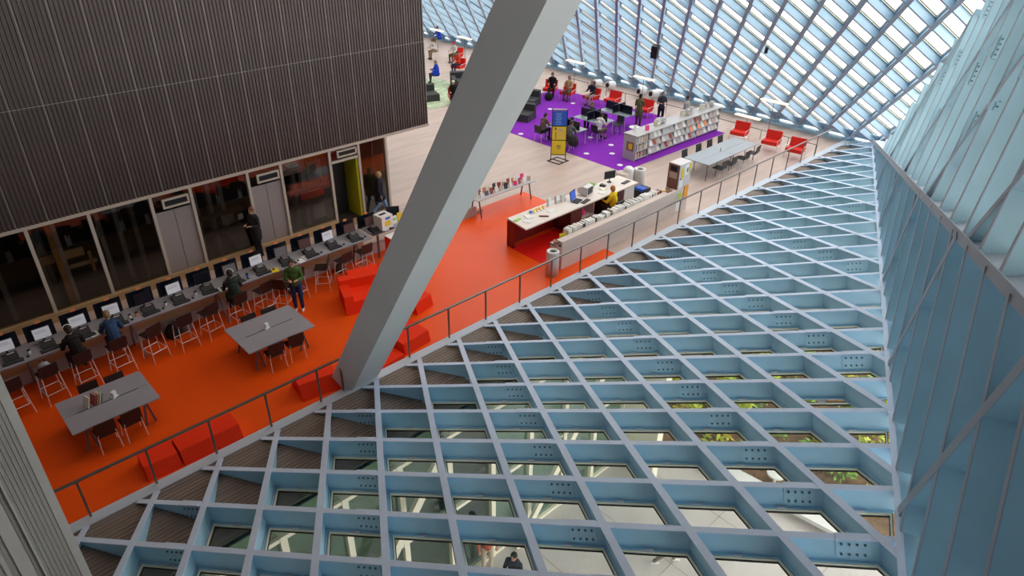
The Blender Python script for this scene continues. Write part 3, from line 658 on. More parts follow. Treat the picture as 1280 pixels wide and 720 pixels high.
# ================================================================ bar stools and chairs
def make_stool():
    t = thing('bar_stool', '', 'stool')
    mb = MB(); mb.use(M['choc']).box((0, .02, .76), (.42, .40, .022)); mb.box((0, .215, .745), (.42, .03, .03), 0, .6); mb.build('seat', t)
    mb = MB(); mb.use(M['choc']).box((0, -.20, .93), (.42, .02, .34), 0, .12); mb.build('backrest', t)
    for sx, sy in ((-1, -1), (1, -1), (-1, 1), (1, 1)):
        mb = MB(); mb.use(M['chrome']).tube([(sx*.19, sy*.17, .75), (sx*.24, sy*.24, 0)], .011, 6); mb.build('leg', t)
    mb = MB(); mb.use(M['chrome'])
    q = [(-.215, -.215, .30), (.215, -.215, .30), (.215, .215, .30), (-.215, .215, .30)]
    for k in range(4): mb.tube([q[k], q[(k+1) % 4]], .009, 6)
    mb.build('footrest', t)
    for sx in (-1, 1): mb = MB(); mb.use(M['chrome']).tube([(sx*.19, -.17, .745), (sx*.19, -.20, .80)], .009, 5); mb.build('back_support', t)
    return t
stp = {}
stools = [(.45, 17.35, .1, 'empty stool at the far left end of the counter'), (1.22, 17.40, .15, 'stool holding a plaid bag'), (1.98, 17.42, .1, 'stool taken by the person in black with headphones'), (2.82, 17.45, .1, 'stool under the person in blue'), (3.66, 17.45, .25, 'empty stool right of the person in blue'), (4.46, 17.40, .1, 'empty stool between two hanging bags'), (5.20, 17.45, .2, 'empty stool by the counter leg below the grey monitor'), (6.05, 17.47, .1, 'stool under the person in dark green'), (6.85, 17.55, .2, 'empty stool right of the person in dark green'), (7.35, 17.40, -.9, 'turned stool just behind the woman in green'), (7.95, 17.65, .0, 'stool touching the woman in green on her right'), (8.82, 17.60, .9, 'stool turned sideways facing right'), (9.55, 17.55, .15, 'last but one stool before the column'), (10.35, 17.62, .05, 'last stool next to the column')]
for x, y, r, lab in stools:
    place(stp, 0, make_stool, (x, y, 0), r, 'dark brown bar stool, '+lab, 'bar stools along the computer counter')
def make_chair():
    t = thing('chair', '', 'chair')
    mb = MB(); mb.use(M['choc']).box((0, .02, .45), (.42, .40, .02)).box((0, .215, .435), (.42, .03, .03), 0, .6); mb.build('seat', t)
    mb = MB(); mb.use(M['choc']).box((0, -.20, .67), (.43, .02, .36), 0, .12); mb.build('backrest', t)
    for sx, sy in ((-1, -1), (1, -1), (-1, 1), (1, 1)):
        mb = MB(); mb.use(M['chrome']).tube([(sx*.19, sy*.17, .44), (sx*.21, sy*.21, 0)], .011, 6); mb.build('leg', t)
    for sx in (-1, 1): mb = MB(); mb.use(M['chrome']).tube([(sx*.19, -.17, .44), (sx*.18, -.205, .55)], .010, 5); mb.build('back_support', t)
    return t
chp = {}
for x, y, r, lab in [(1.62, 14.72, 0, 'near side of the left table, left one'), (2.16, 14.72, .05, 'near side of the left table, right one'), (1.78, 16.02, math.pi, 'far side of the left table, left one'), (2.34, 15.95, math.pi, 'far side of the left table, right one'),
                     (5.80, 14.92, -.05, 'near side of the right table, left one'), (6.38, 14.95, -.08, 'near side of the right table, right one'), (5.88, 16.25, math.pi, 'far side of the right table, left one'), (6.45, 16.22, math.pi, 'far side of the right table, right one')]:
    place(chp, 0, make_chair, (x, y, 0), r, 'dark brown chair, '+lab, 'low brown chairs at the two grey tables')
def make_table(x0, x1, y0, y1, lab):
    t = thing('work_table', lab, 'table', ((x0+x1)/2, (y0+y1)/2, 0), 0, 'grey work tables on the red floor')
    w_, d_ = (x1-x0)/2, (y1-y0)/2
    mb = MB(); mb.use(M['table_grey']).b2(-w_, w_, -d_, -.004, .71, .74); mb.b2(-w_, w_, .004, d_, .71, .74); mb.build('table_top', t)
    mb = MB(); mb.use(M['dark']).b2(-w_*.72, w_*.72, -.012, .012, .715, .742); mb.build('cable_slot', t)
    for sx in (-1, 1):
        for sy in (-1, 1):
            for k in (-1, 1): 
                if sy == 1 and k == 1: continue
                mb = MB(); mb.use(M['leg_grey']).bar((sx*(w_-.30), sy*(d_-.24), .71), (sx*(w_-.30)+k*.11, sy*(d_-.20), 0), .05, .03, (0, 1, 0)); mb.build('leg', t)
    return t
make_table(1.03, 2.88, 14.68, 16.05, 'grey work table with leaning books at the lower left'); make_table(5.15, 7.02, 14.90, 16.36, 'grey work table with a white card holder beside the walking woman in green')
def card_holder(x, y, z, lab, rz=0):
    t = thing('card_holder', lab, 'holder', (x, y, z), rz); mb = MB(); mb.use(M['white']).box((0, 0, .075), (.10, .07, .15)).box((0, 0, .004), (.15, .12, .008)); mb.build('body', t); mb = MB(); mb.use(M['paper']).box((0, -.037, .08), (.085, .004, .12)); mb.build('card', t)
card_holder(2.12, 15.42, .74, 'white acrylic card holder on the lower left table', .5); card_holder(6.03, 15.68, .74, 'white card holder on the table nearer the column', .2)
def book(x, y, z, dx, dy, dz, m, lab, grp=None, rz=0, rx=0, ry=0, nm='book'):
    k = ('bk', round(dx, 3), round(dy, 3), round(dz, 3), m.name)
    if k not in BKC:
        mb = MB(); mb.use(m).box((-dx/2+.002, 0, dz/2), (.004, dy, dz)).box((dx/2-.002, 0, dz/2), (.004, dy, dz)).box((0, -dy/2+.002, dz/2), (dx, .004, dz)); mb.use(M['paper']).box((0, .002, dz/2), (dx-.008, dy-.008, dz-.008)); BKC[k] = mb.mesh('book')
    o = link(nm, BKC[k], None, (x, y, z)); o.rotation_euler = (rx, ry, rz); return tag(o, lab, 'book', grp)
BKC = {}
for k, (x, mi, lab) in enumerate([(1.52, 11, 'tan booklet leaning on the left table'), (1.66, 3, 'red book leaning on the left table'), (1.71, 7, 'orange-brown book leaning beside the red one'), (1.76, 0, 'cream book leaning on the left table'), (1.80, 9, 'dark green book, last of the leaning ones')]):
    book(x, 15.45, .745, .025, .20, .26, BOOKM[mi], lab, 'books leaning on the left table', .3, 0, .35)

# ================================================================ red foam seats on the red floor
def foam(name, lab, loc, parts, rz=0):
    t = thing(name, lab, 'seat', loc, rz, 'red foam seats')
    for nm, prof, a, b in parts: mb = MB(); mb.use(M['red_foam']).extr(prof, 'x', a, b); mb.build(nm, t)
    return t
foam('foam_seat', 'red angular foam armchair left of the column', (9.25, 16.1, 0), [('seat_block', [(-.55, 0), (.3, 0), (.3, .40), (-.45, .36)], -.35, .6), ('arm_block', [(-.6, 0), (.35, 0), (.30, .55), (-.45, .55)], -.62, -.35), ('back_block', [(.3, 0), (.62, 0), (.5, .75), (.3, .7)], -.6, .6)], -.35)
foam('foam_seat', 'red foam block behind the armchair left of the column', (9.9, 17.0, 0), [('seat_block', [(-.35, 0), (.3, 0), (.22, .50), (-.28, .40)], -.5, .5)], -.2)
foam('foam_seat', 'red foam wedge just right of the column behind the handrail', (8.95, 13.45, 0), [('seat_block', [(-.42, 0), (.50, 0), (.45, .38), (-.34, .33)], -.42, .5)], .1)
foam('foam_seat', 'low red foam slab at the foot of the column, right side', (8.1, 13.15, 0), [('seat_block', [(-.3, 0), (.4, 0), (.35, .16), (-.25, .14)], -.5, .35)], .1)
foam('foam_seat', 'small red foam block half hidden right of the column', (10.35, 14.75, 0), [('seat_block', [(-.3, 0), (.3, 0), (.25, .40), (-.22, .36)], -.4, .3)], .2)
foam('foam_seat', 'red foam wedge left of the column foot behind the railing', (6.05, 13.45, 0), [('seat_block', [(-.40, 0), (.45, 0), (.15, .44), (-.20, .40)], -.42, .55)], -.15)
foam('foam_seat', 'long red foam bench behind the railing, left half', (2.5, 13.38, 0), [('seat_block', [(-.42, 0), (.36, 0), (.22, .34), (-.26, .31)], -.62, .08)], -.06)
foam('foam_seat', 'long red foam bench behind the railing, right half', (3.4, 13.35, 0), [('seat_block', [(-.42, 0), (.38, 0), (.22, .36), (-.26, .33)], -.78, .55)], -.03)

# ================================================================ information desk
dsk = thing('information_desk', 'cream topped information desk with dark red interior on the red floor', 'desk')
mb = MB(); mb.use(M['desk_white']).prism([(14.98, 14.90), (21.12, 14.92), (21.12, 15.92), (18.5, 15.95), (15.12, 15.97)], .96, 1.01); mb.build('counter_top', dsk)
M['pinkedge'] = mat('pinkish_front_panel', (.60, .40, .34), .5); M['desk_red'] = mat('dark_red_desk_panel', (.20, .012, .010), .35)
mb = MB(); mb.use(M['desk_red']).b2(15.05, 21.05, 15.84, 15.90, 0, .96); mb.build('front_panel', dsk)
mb = MB(); mb.use(M['desk_red']).b2(15.06, 15.12, 15.55, 15.9, 0, .96); mb.build('end_panel', dsk)
for a, b in ((17.35, 17.95), (19.35, 20.35)): mb = MB(); mb.use(M['dark_brown']).b2(a, b, 15.0, 15.8, 0, .95); mb.build('drawer_cabinet', dsk)
for a, b in ((17.98, 18.75),):
    mb = MB(); mb.use(M['bin_grey']).b2(a, a+.03, 15.1, 15.8, 0, .95).b2(b-.03, b, 15.1, 15.8, 0, .95).b2(a, b, 15.1, 15.8, .35, .38).b2(a, b, 15.1, 15.8, .02, .06); mb.build('open_shelf', dsk)
mb = MB(); mb.use(M['white']).b2(20.4, 21.0, 15.0, 15.8, 0, .95); mb.build('white_cabinet', dsk)
t = thing('tote_bag', 'pink and grey bag on the shelf under the information desk', 'bag', (18.3, 15.35, .38)); mb = MB(); mb.use(M['pink']).lathe((0, 0, 0), [(.12, 0), (.17, .08), (.14, .2), (.05, .24)], 10); mb.build('body', t); mb = MB(); mb.use(M['shelf']).tube([(-.05, 0, .2), (0, 0, .3), (.06, 0, .2)], .012, 5); mb.build('handle', t)
# things on the desk
def paperstack(x, y, z, w_, d_, h, m_, lab, rz=0, grp='papers on the information desk'):
    mb = MB()
    n = max(1, int(h/.006))
    for k in range(min(n, 5)): mb.use(m_).box((.003*((k*7) % 3-1), .003*((k*5) % 3-1), h*(k+.5)/min(n, 5)), (w_, d_, h/min(n, 5)-.0008), .02*((k*3) % 3-1))
    tag(mb.build('paper_stack', None, False, (x, y, z), rz), lab, 'paper', grp)
DZ = 1.012
paperstack(15.28, 15.62, DZ, .3, .12, .02, M['green'], 'green card at the left end of the information desk', .2)
paperstack(15.45, 15.3, DZ, .22, .30, .015, M['paper'], 'white sheets near the front left corner of the desk', .5)
paperstack(15.75, 15.55, DZ, .25, .3, .02, M['paper'], 'fanned white sheets at the left of the desk', -.3)
paperstack(16.15, 15.20, DZ, .05, .34, .04, M['brown_print'], 'brown folder standing at the desk front', .8)
paperstack(16.7, 15.35, DZ, .34, .24, .012, M['paper'], 'broad white sheets in the middle of the desk', .1)
for k, m_ in enumerate(('blue', 'yellow', 'orange', 'yellow', 'pink')):
    mb = MB(); mb.use(M[m_ if m_ != 'pink' else 'orange_tag']).box((0, 0, .05), (.10, .14, .02), 0, .5); mb.use(M['paper']).box((0, 0, .02), (.11, .16, .03)); tag(mb.build('leaflet', None, False, (16.0+.16*k, 15.68, DZ)), ['blue', 'yellow', 'orange', 'second yellow', 'salmon'][k]+' leaflet in the row on the information desk', 'leaflet', 'leaflets on the information desk')
def acr(x, y, lab, m_=None):
    t = thing('leaflet_holder', lab, 'holder', (x, y, DZ), .1, 'white holders on the information desk'); mb = MB(); mb.use(m_ or M['white']).box((0, .05, .14), (.22, .012, .28), 0, -.15).box((0, 0, .06), (.22, .10, .12)); mb.build('body', t); mb = MB(); mb.use(M['paper']).box((0, -.0, .15), (.18, .03, .24), 0, -.15); mb.build('leaflets', t)
acr(16.98, 15.72, 'white holder left of the file rack'); acr(17.35, 15.68, 'white file rack next to the blue screen', M['bin_grey']); acr(17.62, 15.66, 'second white rack next to the blue screen')
t = thing('laptop', 'laptop with a bright blue screen on the information desk', 'laptop', (17.95, 15.42, DZ), .3); mb = MB(); mb.use(M['dark']).box((0, -.12, .012), (.42, .26, .024)); mb.build('base', t); mb = MB(); mb.use(M['dark']).box((0, .06, .20), (.44, .02, .34), 0, -.2); l_ = mb.build('lid', t); mb = MB(); mb.use(M['blue_screen']).box((0, .045, .20), (.40, .006, .30), 0, -.2); mb.build('screen', l_)
t = thing('keyboard', 'grey keyboard in front of the laptop on the information desk', 'keyboard', (18.2, 15.08, DZ), .2); mb = MB(); mb.use(M['dark']).box((0, 0, .012), (.46, .17, .02)); mb.build('body', t); mb = MB(); mb.use(M['leg_grey'])
for r in range(4):
    for c in range(12): mb.box((-.19+c*.034, -.055+r*.036, .026), (.027, .028, .008))
mb.build('keys', t)
t = thing('old_monitor', 'bulky beige monitor seen from behind on the information desk', 'monitor', (18.72, 15.55, DZ), .2); mb = MB(); mb.use(M['bin_grey']).extr([(-.2, .03), (-.2, .34), (.0, .36), (.22, .26), (.22, .08)], 'x', -.22, .22); mb.build('casing', t); mb = MB(); mb.use(M['navy']).box((0, -.204, .19), (.36, .01, .25)); mb.build('screen', t); mb = MB(); mb.use(M['bin_grey']).lathe((0, 0, 0), [(.14, 0), (.08, .035)], 12); mb.build('stand', t)
t = thing('desk_plant', 'small bright green plant by the monitor on the information desk', 'plant', (19.35, 15.72, DZ)); mb = MB(); mb.use(M['white']).lathe((0, 0, 0), [(.05, 0), (.07, .1)], 12); mb.build('pot', t)
mb = MB(); mb.use(M['green'])
for k in range(22):
    a = k*2.4; r = .05+.1*(k % 5)/5; z = .12+.12*((k*7) % 5)/5; mb.add([(0, 0, .09), (r*math.cos(a-.3), r*math.sin(a-.3), z), (1.5*r*math.cos(a), 1.5*r*math.sin(a), z+.02), (r*math.cos(a+.3), r*math.sin(a+.3), z)], [(0, 1, 2, 3)])
mb.build('leaves', t)
t = thing('black_monitor', 'black flat monitor in front of the staff member in yellow', 'monitor', (20.3, 15.70, DZ), -.3); mb = MB(); mb.use(M['dark']).box((0, 0, .3), (.48, .04, .30)); mb.build('casing', t); mb = MB(); mb.use(M['dark']).lathe((0, 0, 0), [(.1, 0), (.1, .012), (.02, .02), (.02, .16)], 10); mb.build('stand', t)
t = thing('desk_telephone', 'black telephone on the information desk by the staff member', 'phone', (19.8, 15.6, DZ), .3); mb = MB(); mb.use(M['dark']).extr([(-.1, 0), (.1, 0), (.1, .07), (-.1, .03)], 'x', -.1, .1); mb.build('body', t); mb = MB(); mb.use(M['leg_grey']).box((-.07, 0, .08), (.05, .2, .03)); mb.build('handset', t)
t = thing('keyboard', 'black keyboard at the right end of the information desk', 'keyboard', (20.75, 15.25, DZ), .1); mb = MB(); mb.use(M['dark']).box((0, 0, .012), (.44, .16, .02)); mb.build('body', t); mb = MB(); mb.use(M['leg_grey'])
for r in range(4):
    for c in range(12): mb.box((-.18+c*.033, -.055+r*.036, .026), (.026, .028, .008))
mb.build('keys', t)
paperstack(19.3, 15.2, DZ, .3, .22, .02, M['paper'], 'open papers under the hands of the staff member', .2)
paperstack(19.55, 15.4, DZ, .2, .28, .03, M['cream'], 'cream folder beside the small plant', -.2)
# staff chair
t = thing('office_chair', 'black office chair under the staff member in yellow', 'chair', (19.35, 14.62, 0)); mb = MB(); mb.use(M['black_seat']).box((0, 0, .46), (.46, .46, .07)); mb.build('seat', t); mb = MB(); mb.use(M['black_seat']).box((0, -.24, .72), (.42, .05, .40), 0, .1); mb.build('backrest', t); mb = MB(); mb.use(M['leg_grey']).tube([(0, 0, .43), (0, 0, .08)], .03, 8); mb.build('column', t)
for k in range(5): mb = MB(); mb.use(M['leg_grey']).tube([(0, 0, .09), (.26*math.cos(k*1.257), .26*math.sin(k*1.257), .05)], .02, 6).lathe((.26*math.cos(k*1.257), .26*math.sin(k*1.257), 0), [(.02, 0), (.025, .025), (.02, .05)], 8); mb.build('caster_leg', t)
t = thing('waste_bin', 'black bin with a blue liner at the right end of the information desk', 'bin', (21.55, 15.0, 0)); mb = MB(); mb.use(M['dark']).extr([(-.20, 0), (.20, 0), (.24, .66), (-.24, .66)], 'x', -.22, .22); mb.build('body', t); mb = MB(); mb.use(M['blue']).box((-.1, 0, .64), (.3, .42, .10)); mb.build('liner', t)

# low shelf wall with a row of books, in front of the desk
sw = thing('shelf_wall', 'long low pale wood wall with a book ledge between the desk and the railing', 'wall unit')
M['palewood'] = mat('pale_pink_wood', (.66, .54, .48), .5, 0, .06, 2, 0, .4, None, (.4, 3, 1))
mb = MB(); mb.use(M['palewood']).b2(15.16, 21.55, 13.40, 13.46, .0, 1.03); mb.build('front_panel', sw)
mb = MB(); mb.use(M['palewood']).b2(15.16, 21.55, 13.46, 13.66, 1.0, 1.03).b2(15.16, 21.55, 13.66, 13.98, .76, .79); mb.build('book_ledge', sw)
mb = MB(); mb.use(M['palewood']).b2(15.16, 15.20, 13.46, 13.98, 0, .79).b2(21.5, 21.55, 13.46, 13.98, 0, .79).b2(15.16, 21.55, 13.94, 13.98, 0, .76); mb.build('carcass', sw)
def ordn(n): return ['first','second','third','fourth','fifth','sixth','seventh','eighth','ninth','tenth','eleventh','twelfth'][n-1] if n <= 12 else str(n)+('th' if 10 <= n % 100 <= 20 else {1:'st',2:'nd',3:'rd'}.get(n % 10,'th'))
BN = ['off-white','cream-white','tan','dark red','navy','light brown','black','rust','ivory','dark olive','dusty pink','sand']
def bname(m): return BN[BOOKM.index(m)]
random.seed(3)
x = 15.75; k = 0
while x < 20.6:
    th = random.choice((.05, .06, .08, .10)); hh_ = random.uniform(.32, .40)
    c = BOOKM[random.choice((0, 1, 8, 0, 1, 8, 2, 5, 11, 6, 1, 0))]
    book(x+th/2, 13.80, .792, th, .24, round(hh_/.02)*.02, c, f'{bname(c)} volume in the low shelf wall row, {ordn(k+1)} from the left end', 'books on the low shelf wall'); x += th+random.choice((.004, .01, .03)); k += 1
for k, (x, mi) in enumerate([(20.72, 3), (20.80, 7), (20.92, 3)]): book(x, 13.80, .792, .05, .22, .32, BOOKM[mi], ['dark red book at the right end of the row', 'rust book among the red ones at the row end', 'red book leaning at the row end'][k], 'books on the low shelf wall')
t = tag(MB().use(M['yellow']).box((0, 0, .14), (.26, .02, .28), 0, -.2).build('yellow_sign', None, False, (15.58, 13.76, .795), -.3), 'small yellow card standing at the left end of the book row', 'card')
t = tag(MB().use(M['yellow']).box((0, 0, .1), (.16, .10, .2), .5).build('ochre_box', None, False, (21.25, 13.78, .795)), 'ochre box at the right end of the book row', 'box')
t = tag(MB().use(M['pinkedge']).lathe((0, 0, 0), [(.09, 0), (.12, .09), (.1, .10), (.07, .02)], 14).build('bowl', None, False, (15.32, 13.8, .795)), 'small pinkish bowl at the corner of the low shelf wall', 'bowl')
# bins
def ashbin(x, y, lab, r=.21, h=.86):
    t = thing('litter_bin', lab, 'bin', (x, y, 0), 0, 'round enamel bins'); mb = MB(); mb.use(M['bin_grey']).lathe((0, 0, 0), [(r, 0), (r, h), (r-.015, h+.015), (r*.55, h+.015), (r*.55, h-.05)], 24); mb.build('drum', t, True)
    mb = MB(); mb.use(M['dark']).lathe((0, 0, 0), [(r*.55, h-.03), (r*.50, h-.029)], 20); mb.build('opening', t)
ashbin(14.72, 13.40, 'white round litter bin behind the railing at the red floor'); ashbin(22.45, 15.85, 'pinkish round litter bin behind the end of the information desk', .24, .95)
t = thing('round_stand', 'white and wood rounded stand next to the second litter bin', 'stand', (21.85, 16.25, 0)); mb = MB(); mb.use(M['palewood']).lathe((0, 0, 0), [(.28, 0), (.28, .82), (.22, .86)], 20); mb.build('body', t, True); mb = MB(); mb.use(M['white']).lathe((.25, -.1, 0), [(.22, 0), (.22, .95), (.12, 1.05)], 20); mb.build('cover', t, True)

# information kiosk at the end of the low wall
kx, ky = 21.75, 13.75
t = thing('notice_kiosk', 'tall brown and grey kiosk covered with notices at the end of the low wall', 'kiosk', (kx, ky, 0))
mb = MB(); mb.use(M['palewood']).b2(-.18, .62, -.30, .22, 0, .98); mb.build('base', t)
mb = MB(); mb.use(M['bin_grey']).b2(-.12, .62, -.28, .22, .98, 1.98); mb.build('cabinet', t)
mb = MB(); mb.use(M['brown_print']).b2(-.155, -.12, -.27, .21, 1.0, 1.97); mb.build('side_panel', t)
mb = MB(); mb.use(M['dark']).b2(-.16, -.155, -.18, .12, 1.70, 1.90); mb.use(M['pinkedge']).b2(-.16, -.155, -.2, .14, 1.42, 1.66); mb.build('poster', t)
mb = MB(); mb.use(M['paper']).b2(-.08, .15, -.292, -.288, 1.05, 1.35).b2(.2, .45, -.292, -.288, 1.5, 1.9).b2(-.12, .22, -.31, -.30, .1, .55); mb.use(M['green']).b2(-.1, .10, -.312, -.305, .60, .85); mb.use(M['yellow']).b2(.0, .16, -.294, -.288, 1.42, 1.8).b2(.08, .2, -.313, -.305, .66, .8).b2(.48, .58, -.293, -.288, 1.55, 1.9); mb.use(M['orange']).b2(.30, .55, -.33, -.30, .55, 1.05); mb.use(M['blue']).b2(.33, .42, -.293, -.288, 1.6, 1.78).b2(-.04, .04, -.293, -.288, 1.38, 1.44); mb.build('notices', t)
t = tag(MB().use(M['brown_print']).box((0, 0, .02), (.26, .12, .04)).build('tray', None, False, (21.2, 13.56, 1.032)), 'small brown tray on the low wall beside the kiosk', 'tray')

# sign stand
t = thing('sign_stand', 'tall blue over yellow sign stand with black frame by the purple carpet', 'sign', (22.52, 20.45, 0), .06)
mb = MB(); mb.use(M['dark']).b2(-.36, .36, -.36, -.30, 0, .025).b2(-.36, .36, .30, .36, 0, .025).b2(-.36, -.30, -.36, .36, 0, .025).b2(.30, .36, -.36, .36, 0, .025).b2(-.03, .03, -.36, .36, 0, .025); mb.build('base', t)
mb = MB(); mb.use(M['dark']); Rz = -.82
c_, s_ = math.cos(Rz), math.sin(Rz)
def rot2(x, y): return (x*c_-y*s_, x*s_+y*c_)
for sx in (-.33, .33): a = rot2(sx, 0); mb.box((a[0], a[1], 1.2), (.035, .035, 2.36), Rz)
for z in (.3, .98, 1.62, 2.34): mb.box((0, 0, z), (.66, .035, .03), Rz)
mb.build('frame', t)
def face(z0, z1, m_, nm): mb = MB(); mb.use(m_).box((0, 0, (z0+z1)/2), (.62, .02, z1-z0), Rz); return mb.build(nm, t)
f1 = face(1.64, 2.30, M['blue'], 'blue_panel'); f2 = face(1.0, 1.60, M['yellow'], 'yellow_panel'); f3 = face(.32, .96, M['yellow'], 'yellow_panel'); face(2.32, 2.40, M['white'], 'header_strip')
def lines(par, m_, rows): 
    mb = MB(); mb.use(m_)
    for x, z, w_, h in rows:
        a = rot2(x, -.0125); mb.box((a[0], a[1], z), (w_, .003, h), Rz)
    mb.build('print', par)
lines(f1, mat('pale_blue_text', (.25, .45, .8), .5), [(-.05, 2.2-.07*k, .30-.05*(k % 3), .022) for k in range(8)])
lines(f2, M['dark'], [(-.16, 1.50, .06, .10)]+[(-.15, 1.34-.055*k, .05, .03) for k in range(6)]); lines(f2, M['pinkedge'], [(.05, 1.45, .2, .14)]+[(.08, 1.30-.055*k, .3, .012) for k in range(5)])
lines(f3, M['brown_print'], [(0, .72, .18, .05), (0, .64, .22, .03), (0, .58, .12, .03)])

# display table with books
t = thing('display_table', 'long pale grey table of displayed books behind the red floor', 'table', (17.3, 18.5, 0))
mb = MB(); mb.use(M['shelf']).b2(-1.6, 1.45, -.33, .33, .72, .75); mb.build('table_top', t)
for x in (-1.4, 1.25):
    for y in (-.25, .25): mb = MB(); mb.use(M['leg_grey']).tube([(x, y*.6, .72), (x-.0, y*1.2, 0)], .028, 8); mb.build('leg', t)
random.seed(11)
dcols = [10, 0, 3, 4, 7, 3, 0, 1, 6, 10, 8, 6]
for k in range(22):
    x = 15.95+.124*k; y = 18.5+(-.14 if k % 2 else .12)
    m_ = [BOOKM[dcols[k % 12]], M['yellow'], M['pink'], BOOKM[3], M['blue']][0 if k % 5 else (1 if k < 5 else 3 if k < 14 else 2)]
    book(x, y, .752, .15, .03, .18+.03*(k % 3), m_, ('front' if k % 2 else 'back')+f' row display book number {k//2+1} from the left, face out on the grey table' if False else f"display book on the long grey table, {['front','back'][k%2==0]} row, {ordn(k//2+1)} from the column end", 'display books on the grey table', random.uniform(-.4, .4), -.2)
# step of the pale floor behind the table
struct(MB().use(M['plinth']).b2(10.9, 16.3, 18.62, 18.70, .0, .10).build('trim_5'), 'low pale kerb at the back edge of the red floor', 'kerb')

# ================================================================ long low magazine shelf on the purple carpet
t = thing('magazine_shelf', 'long pale grey low shelf of magazines along the purple carpet', 'shelf')
sx0, sx1, sy0, sy1 = 25.05, 31.95, 18.05, 18.75
mb = MB(); mb.use(M['shelf']).b2(sx0-.03, sx1+.03, sy0-.05, sy1+.03, 1.16, 1.20); mb.build('top', t)
mb = MB(); mb.use(M['shelf']).b2(sx0, sx1, sy0+.33, sy0+.37, .05, 1.16); mb.build('back_panel', t)
nb = 7; bw = (sx1-sx0)/nb
for k in range(nb+1): x = sx0+k*bw; mb = MB(); mb.use(M['shelf']).b2(x-.015, x+.015, sy0, sy1, .0, 1.16); mb.build('upright', t)
for z in (.08, .43, .79): mb = MB(); mb.use(M['shelf']).b2(sx0, sx1, sy0, sy0+.33, z-.015, z+.015); mb.build('shelf_board', t)
mb = MB(); mb.use(M['brown_print']).b2(sx0-.03, sx0-.015, sy0+.1, sy0+.5, .45, .85); mb.use(M['yellow']).b2(sx0-.035, sx0-.03, sy0+.18, sy0+.4, .52, .78); mb.build('end_poster', t)
for k in range(1, nb):
    for r, z in enumerate((.12, .47, .83)):
        mb = MB(); mb.use(M['shelf']).bar((sx0+k*bw+.03, sy0-.02, z), (sx0+k*bw+.03, sy0+.16, z+.30), .001, .015, (1, 0, 0)); 
        mb = MB(); P = [(sx0+k*bw+.03, sy0-.03, z), (sx0+(k+1)*bw-.03, sy0-.03, z), (sx0+(k+1)*bw-.03, sy0+.14, z+.29), (sx0+k*bw+.03, sy0+.14, z+.29)]
        mb.use(M['shelf']).add(P+[(a, b+.015, c) for a, b, c in P], [(0, 1, 2, 3), (7, 6, 5, 4), (0, 4, 5, 1), (2, 6, 7, 3), (0, 3, 7, 4), (1, 5, 6, 2)]); mb.build('sloping_display_board', t)
random.seed(5)
rown = ['bottom', 'middle', 'top']
MAGM = [M['paper'], M['paper'], BOOKM[0], M['pinkedge'], BOOKM[1], M['shelf'], M['orange_tag'], BOOKM[10], BOOKM[3], M['paper']]
for k in range(nb):
    for r, z in enumerate((.10, .45, .81)):
        if k == 0:
            x = sx0+.05; nn = 0
            while x < sx0+bw-.08:
                th = random.choice((.03, .04, .05)); nn += 1; c = random.choice(BOOKM); book(x+th/2, sy0+.15, z, th, .2, random.choice((.22, .26, .28)), c, f'{bname(c)} spine, {rown[r]} row of the shelf end bay, {ordn(nn)} from left', 'books at the left end of the magazine shelf'); x += th+.006
        else:
            for q in range(3):
                if random.random() < .12: continue
                x = sx0+k*bw+.17+q*.30; m_ = random.choice(MAGM)
                mb = MB(); key = ('mag', m_.name)
                if key not in BKC: BKC[key] = MB().use(m_).box((0, 0, .15), (.21, .008, .27)).mesh('magazine')
                o = link('magazine', BKC[key], None, (x, sy0-.035, z+.03)); o.rotation_euler = (-.52, 0, 0); tag(o, f"magazine, {rown[r]} row of the long shelf, {['left','middle','right'][q]} one in {ordn(k+1)} bay from the left", 'magazine', 'magazines on the long low shelf')
random.seed(9)
for k in range(9): # things on top
    x = (27.0, 27.25, 27.5, 29.2, 29.5, 29.9, 30.7, 31.2, 31.6)[k]
    tt = thing('magazine_holder', f"cream magazine bundle on top of the long shelf, {['left group, first','left group, middle','left group, last','middle group, first','middle group, second','middle group, last','right group, first','right group, second','at the far right end'][k]}", 'holder', (x, 18.38+.1*(k % 2), 1.20), random.uniform(-.5, .5), 'bundles on top of the magazine shelf')
    mb = MB(); mb.use([M['cream'], M['palewood'], M['bin_grey']][k % 3]).box((0, 0, .11), (.22, .24, .03)).box((0, .11, .14), (.22, .02, .25)).box((-.1, 0, .10), (.02, .22, .2)); mb.build('body', tt)
    mb = MB(); mb.use(M['paper'])
    for q in range(3): mb.box((-.05+.05*q, 0, .17), (.02, .18, .24), 0, .1*q-.1)
    mb.build('papers', tt)
tag(MB().use(M['pink']).box((0, 0, .12), (.22, .02, .24), -.3, -.15).build('pink_sign', None, False, (26.05, 18.25, 1.2)), 'bright pink card standing on the left end of the magazine shelf', 'card')
tag(MB().use(M['white']).box((0, 0, .13), (.16, .03, .26), -.3).build('white_sign', None, False, (25.6, 18.6, 1.2)), 'white card standing at the back left of the magazine shelf', 'card')

